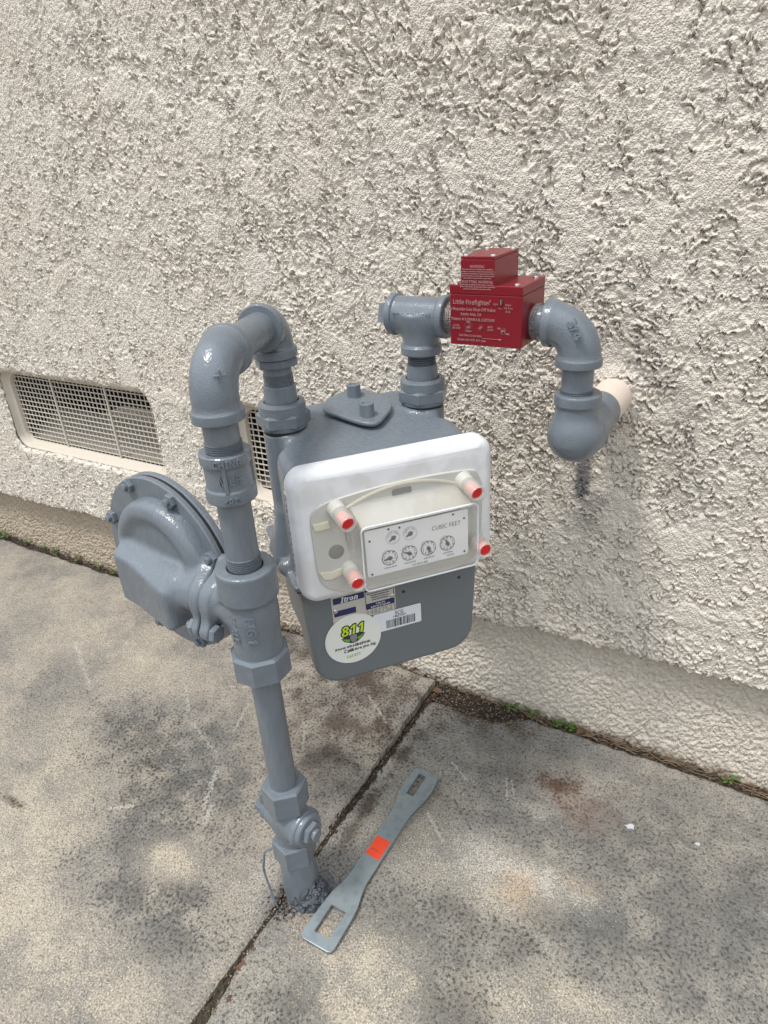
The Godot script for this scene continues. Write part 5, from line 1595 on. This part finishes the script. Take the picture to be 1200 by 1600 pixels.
func build_wrench() -> void:
	var root := thing("valve_wrench", "flat steel valve wrench with two slotted heads and an orange tag, lying on the concrete", "wrench", Vector3(-0.382, 0.002, 0.36))
	var r := [[0.2050, 0.0150], [0.2085, 0.0200], [0.2350, 0.0232], [0.2600, 0.0205], [0.2750, 0.0168], [0.2970, 0.0137], [0.3450, 0.0135], [0.4142, 0.0134], [0.4300, 0.0165], [0.4457, 0.0207], [0.4600, 0.0225], [0.5050, 0.0236], [0.5105, 0.0220], [0.5130, 0.0175]]
	var poly := PackedVector2Array()
	for q in r: poly.append(Vector2(q[1], q[0]))
	for i in range(r.size() - 1, -1, -1): poly.append(Vector2(-r[i][1] - 0.0012, r[i][0]))
	var s1 := rrect(-0.0110, 0.2165, 0.0020, 0.2585, 0.0012, 2)
	var s2 := rrect(-0.0118, 0.4595, 0.0112, 0.4990, 0.0012, 2)
	# xy polygon laid on the ground: x -> world x, y -> world z, z -> up
	var xf := Transform3D(Basis(Vector3(1, 0, 0), Vector3(0, 0, 1), Vector3(0, -1, 0)), Vector3(-0.3815, 0.0072, 0.0))
	obj("bar", MB.new().prism(xf, poly, 0.0, 0.0042, 0.0007, [rev(s1), rev(s2)]), MT.steel, root, 35)
	var tg := obj("orange_tag", MB.new().prism(xf, PackedVector2Array([Vector2(-0.0118, 0.3425), Vector2(0.0108, 0.3432), Vector2(0.0104, 0.3760), Vector2(-0.0120, 0.3745)]), -0.0004, 0.0003), MT.orange, root)
	tg.set_meta("label", "bright orange tag stuck on the shank")
	var sc := MB.new()
	sc.tube([Vector3(-0.3895, 0.0077, 0.3655), Vector3(-0.3870, 0.0077, 0.3635), Vector3(-0.3820, 0.0077, 0.3640), Vector3(-0.3790, 0.0077, 0.3655), Vector3(-0.3765, 0.0077, 0.3650)], 0.00025, 6)
	obj("scratch", sc, MT.ink, tg)

func build_small() -> void:
	var rg := RandomNumberGenerator.new()
	rg.seed = 77
	# weeds along the foot of the wall
	var spots := [[-0.334, 0.004, 1.0], [-0.318, 0.008, 1.25], [-0.283, 0.006, 1.1], [-0.241, 0.012, 1.0], [-0.222, 0.008, 1.2], [-0.207, 0.010, 0.9], [0.030, 0.008, 1.0], [-1.80, 0.004, 1.6], [-1.712, 0.003, 1.1], [-1.635, 0.003, 1.5], [-1.59, 0.004, 1.3], [-1.50, 0.005, 1.6], [-1.415, 0.004, 1.3], [-1.36, 0.003, 1.0]]
	var where := ["young green weed with two leaves, nearest the slab joint at the wall", "largest green weed in the soil just right of the slab joint", "low green weed in the soil strip, third right of the slab joint", "small green weed before a brown leaf at the wall's foot", "upright green weed beside a brown leaf at the wall's foot", "green weed right of the brown leaf at the wall's foot", "lone green weed by the wall near the right edge of the picture", "green weed at the foot of the wall at the far left edge", "tiny green weed second from the left edge below the framed vent", "green weed at the wall's foot below the left end of the framed vent", "green weed close beside another below the middle of the framed vent", "bright green weed in the dirt below the middle of the framed vent", "green weed at the wall's foot left of the round regulator", "green weed at the wall's foot nearest the round regulator"]
	for i in spots.size():
		var q = spots[i]
		var base := Vector3(q[0], -0.004, q[1])
		var w := thing("weed", where[i], "weed", base, "weeds along the foot of the wall")
		var k: float = q[2]
		var lf := MB.new()
		var st := MB.new()
		for n in 5 + i % 3:
			var a := rg.randf() * TAU
			var dir := Vector3(cos(a), 0, sin(a) * 0.6)
			var h := rg.randf_range(0.006, 0.014) * k
			var tip := base + dir * rg.randf_range(0.002, 0.007) * k + Vector3(0, h, 0)
			st.tube([base, base.lerp(tip, 0.5) + Vector3(0, 0.001, 0), tip], 0.0005, 5)
			var L := rg.randf_range(0.006, 0.0095) * k
			var side := dir.cross(Vector3.UP).normalized() * L * 0.36
			var end := tip + dir.normalized() * L + Vector3(0, rg.randf_range(-0.001, 0.003), 0)
			var m1 := tip.lerp(end, 0.3) + Vector3(0, 0.0009, 0)
			var m2 := tip.lerp(end, 0.7) + Vector3(0, 0.0006, 0)
			lf.tri(tip, m1 + side, m1); lf.tri(tip, m1, m1 - side)
			lf.quad(m1, m1 + side, m2 + side * 0.8, m2); lf.quad(m1, m2, m2 - side * 0.8, m1 - side)
			lf.tri(m2, m2 + side * 0.8, end); lf.tri(m2, end, m2 - side * 0.8)
		obj("leaves", lf, MT.weed, w, 60)
		obj("stems", st, MT.weed, w, 60)
	# dead leaves
	for q in [[-0.195, 0.002, 0.010, 0.024, 1.2, "curled brown dead leaf between weeds at the wall's foot"], [-0.449, -0.004, 0.575, 0.020, 0.5, "russet dead leaf caught in the slab joint near the bottom edge"], [-0.452, -0.004, 0.550, 0.013, 2.0, "small russet leaf scrap in the joint below the riser"], [-0.437, -0.002, 0.610, 0.012, 1.1, "leaf scrap in the joint closest to the picture's bottom edge"], [-0.455, 0.001, 0.03, 0.026, 0.2, "long dead leaf at the wall end of the slab joint"]]:
		var p := Vector3(q[0], q[1], q[2])
		var w := thing("dead_leaf", q[5], "leaf", p, "dead leaves on the ground")
		var mb := MB.new()
		var L: float = q[3]
		var rows := []
		for i in 7:
			var t := i / 6.0
			var wd := L * 0.24 * sin(PI * clampf(t * 0.94 + 0.04, 0.0, 1.0))
			var row := []
			for s in [-1.0, -0.4, 0.4, 1.0]:
				row.append(p + Vector3((t - 0.5) * L, 0.0015 + 0.003 * absf(s) * sin(t * 3.0) + 0.0015 * sin(t * 5.0 + s), s * wd).rotated(Vector3.UP, q[4]))
			rows.append(row)
		for i in 6:
			for j in 3: mb.quad(rows[i][j], rows[i][j + 1], rows[i + 1][j + 1], rows[i + 1][j])
		obj("blade", mb, MT.dead, w, 60)
	# flakes of pale paint
	for q in [[-0.081, 0.156, 0.0085, "larger white paint flake lying on the right slab near the rust stain"], [0.006, 0.142, 0.0050, "smaller white paint flake on the right slab towards the right edge"]]:
		var p := Vector3(q[0], 0.0012, q[1])
		var w := thing("paint_flake", q[3], "paint flake", p, "pale flakes on the concrete")
		var poly := PackedVector2Array()
		for k in 11:
			var a := TAU * k / 11.0
			poly.append(Vector2(cos(a) * 0.8 - sin(a) * 0.25, sin(a) * 0.55) * q[2] * rg.randf_range(0.6, 1.2))
		obj("flake", MB.new().prism(Transform3D(Basis(Vector3(1, 0, 0), Vector3(0, 0, 1), Vector3(0, -1, 0)), p), poly, -0.0005, 0.001), MT.chip, w, 0)
	# loose litter: grit, twigs, leaf crumbs
	scatter("grit", "pale grains of grit scattered on soil and concrete", MT.grit, rg, 200, 0)
	scatter("leaf_crumbs", "dark crumbs of leaves and bark in the joints and on the slabs", MT.straw, rg, 900, 1)
	# roots and dry stems along the right part of the wall
	var rt := MB.new()
	for i in 150:
		var x := rg.randf_range(-0.36, 0.35) if i > 40 else rg.randf_range(-1.7, -0.4)
		var z := rg.randf_range(-0.002, 0.013)
		var L := rg.randf_range(0.012, 0.045)
		var a := rg.randf_range(-0.4, 0.4)
		var pts := []
		for k in 5: pts.append(Vector3(x + L * k / 4.0 * cos(a), 0.000 + rg.randf_range(-0.002, 0.004), z + L * k / 4.0 * sin(a) * 0.5 + rg.randf_range(-0.0015, 0.0015)))
		rt.tube(pts, rg.randf_range(0.0004, 0.0012), 5)
	var o := obj("dry_roots", rt, MT.straw, self, 60)
	o.set_meta("kind", "stuff")
	o.set_meta("label", "dry roots and stems matted in the crack along the wall")
	var tw := thing("twig", "thin dry stalk leaning against the foot of the wall right of the weeds", "twig", Vector3(-0.12, 0, 0.012))
	obj("stalk", MB.new().tube([Vector3(-0.145, 0.0, 0.014), Vector3(-0.125, 0.022, 0.012), Vector3(-0.102, 0.05, 0.008), Vector3(-0.092, 0.066, 0.006)], [0.0008, 0.0007, 0.0005, 0.0003], 6), MT.straw, tw, 60)

func scatter(called: String, label: String, m: Material, rg: RandomNumberGenerator, n: int, kind: int) -> void:
	var base := MB.new()
	if kind == 0:
		base.rbox(Transform3D(), Vector3(1, 0.7, 0.8), 0.28, 1)
	else:
		base.prism(Transform3D(Basis(Vector3(1, 0, 0), Vector3(0, 0, 1), Vector3(0, -1, 0)), Vector3.ZERO), PackedVector2Array([Vector2(-0.6, -0.1), Vector2(0.0, -0.28), Vector2(0.6, -0.05), Vector2(0.4, 0.2), Vector2(-0.2, 0.25)]), -0.1, 0.1)
	var mm := MultiMesh.new()
	mm.transform_format = MultiMesh.TRANSFORM_3D
	mm.mesh = base.mesh(Vector3.ZERO, 0)
	mm.mesh.surface_set_material(0, m)
	mm.instance_count = n
	for i in n:
		var x: float; var z: float; var y := 0.001
		var where := rg.randf()
		var big := rg.randf_range(0.0006, 0.0016) if kind == 0 else rg.randf_range(0.0015, 0.0045)
		if where < 0.35: # the soil patch where joint and wall meet
			x = rg.randf_range(-0.47, -0.26); z = rg.randf_range(0.002, 0.065); y = 0.0015
		elif where < 0.60:
			z = rg.randf_range(0.03, 0.75)
			x = lerpf(joint_left(z), joint_right(z), rg.randf_range(0.0, 1.3)); y = -0.0035
			if x > joint_right(z): y = 0.001
		elif where < 0.75:
			x = rg.randf_range(-1.8, 0.2); z = rg.randf_range(0.0, 0.02); y = 0.001
		else:
			x = rg.randf_range(-1.5, 0.15); z = rg.randf_range(0.03, 0.8); big *= 0.6
			if x < -0.465: y += 0.018 * smoothstep(0.46, 0.06, z)
		var b := Basis.from_euler(Vector3(rg.randf_range(-0.4, 0.4), rg.randf() * TAU, rg.randf_range(-0.4, 0.4))).scaled(Vector3.ONE * big)
		mm.set_instance_transform(i, Transform3D(b, Vector3(x, y, z)))
	var o := MultiMeshInstance3D.new()
	o.name = called
	o.multimesh = mm
	o.set_meta("kind", "stuff")
	o.set_meta("label", label)
	add_child(o)
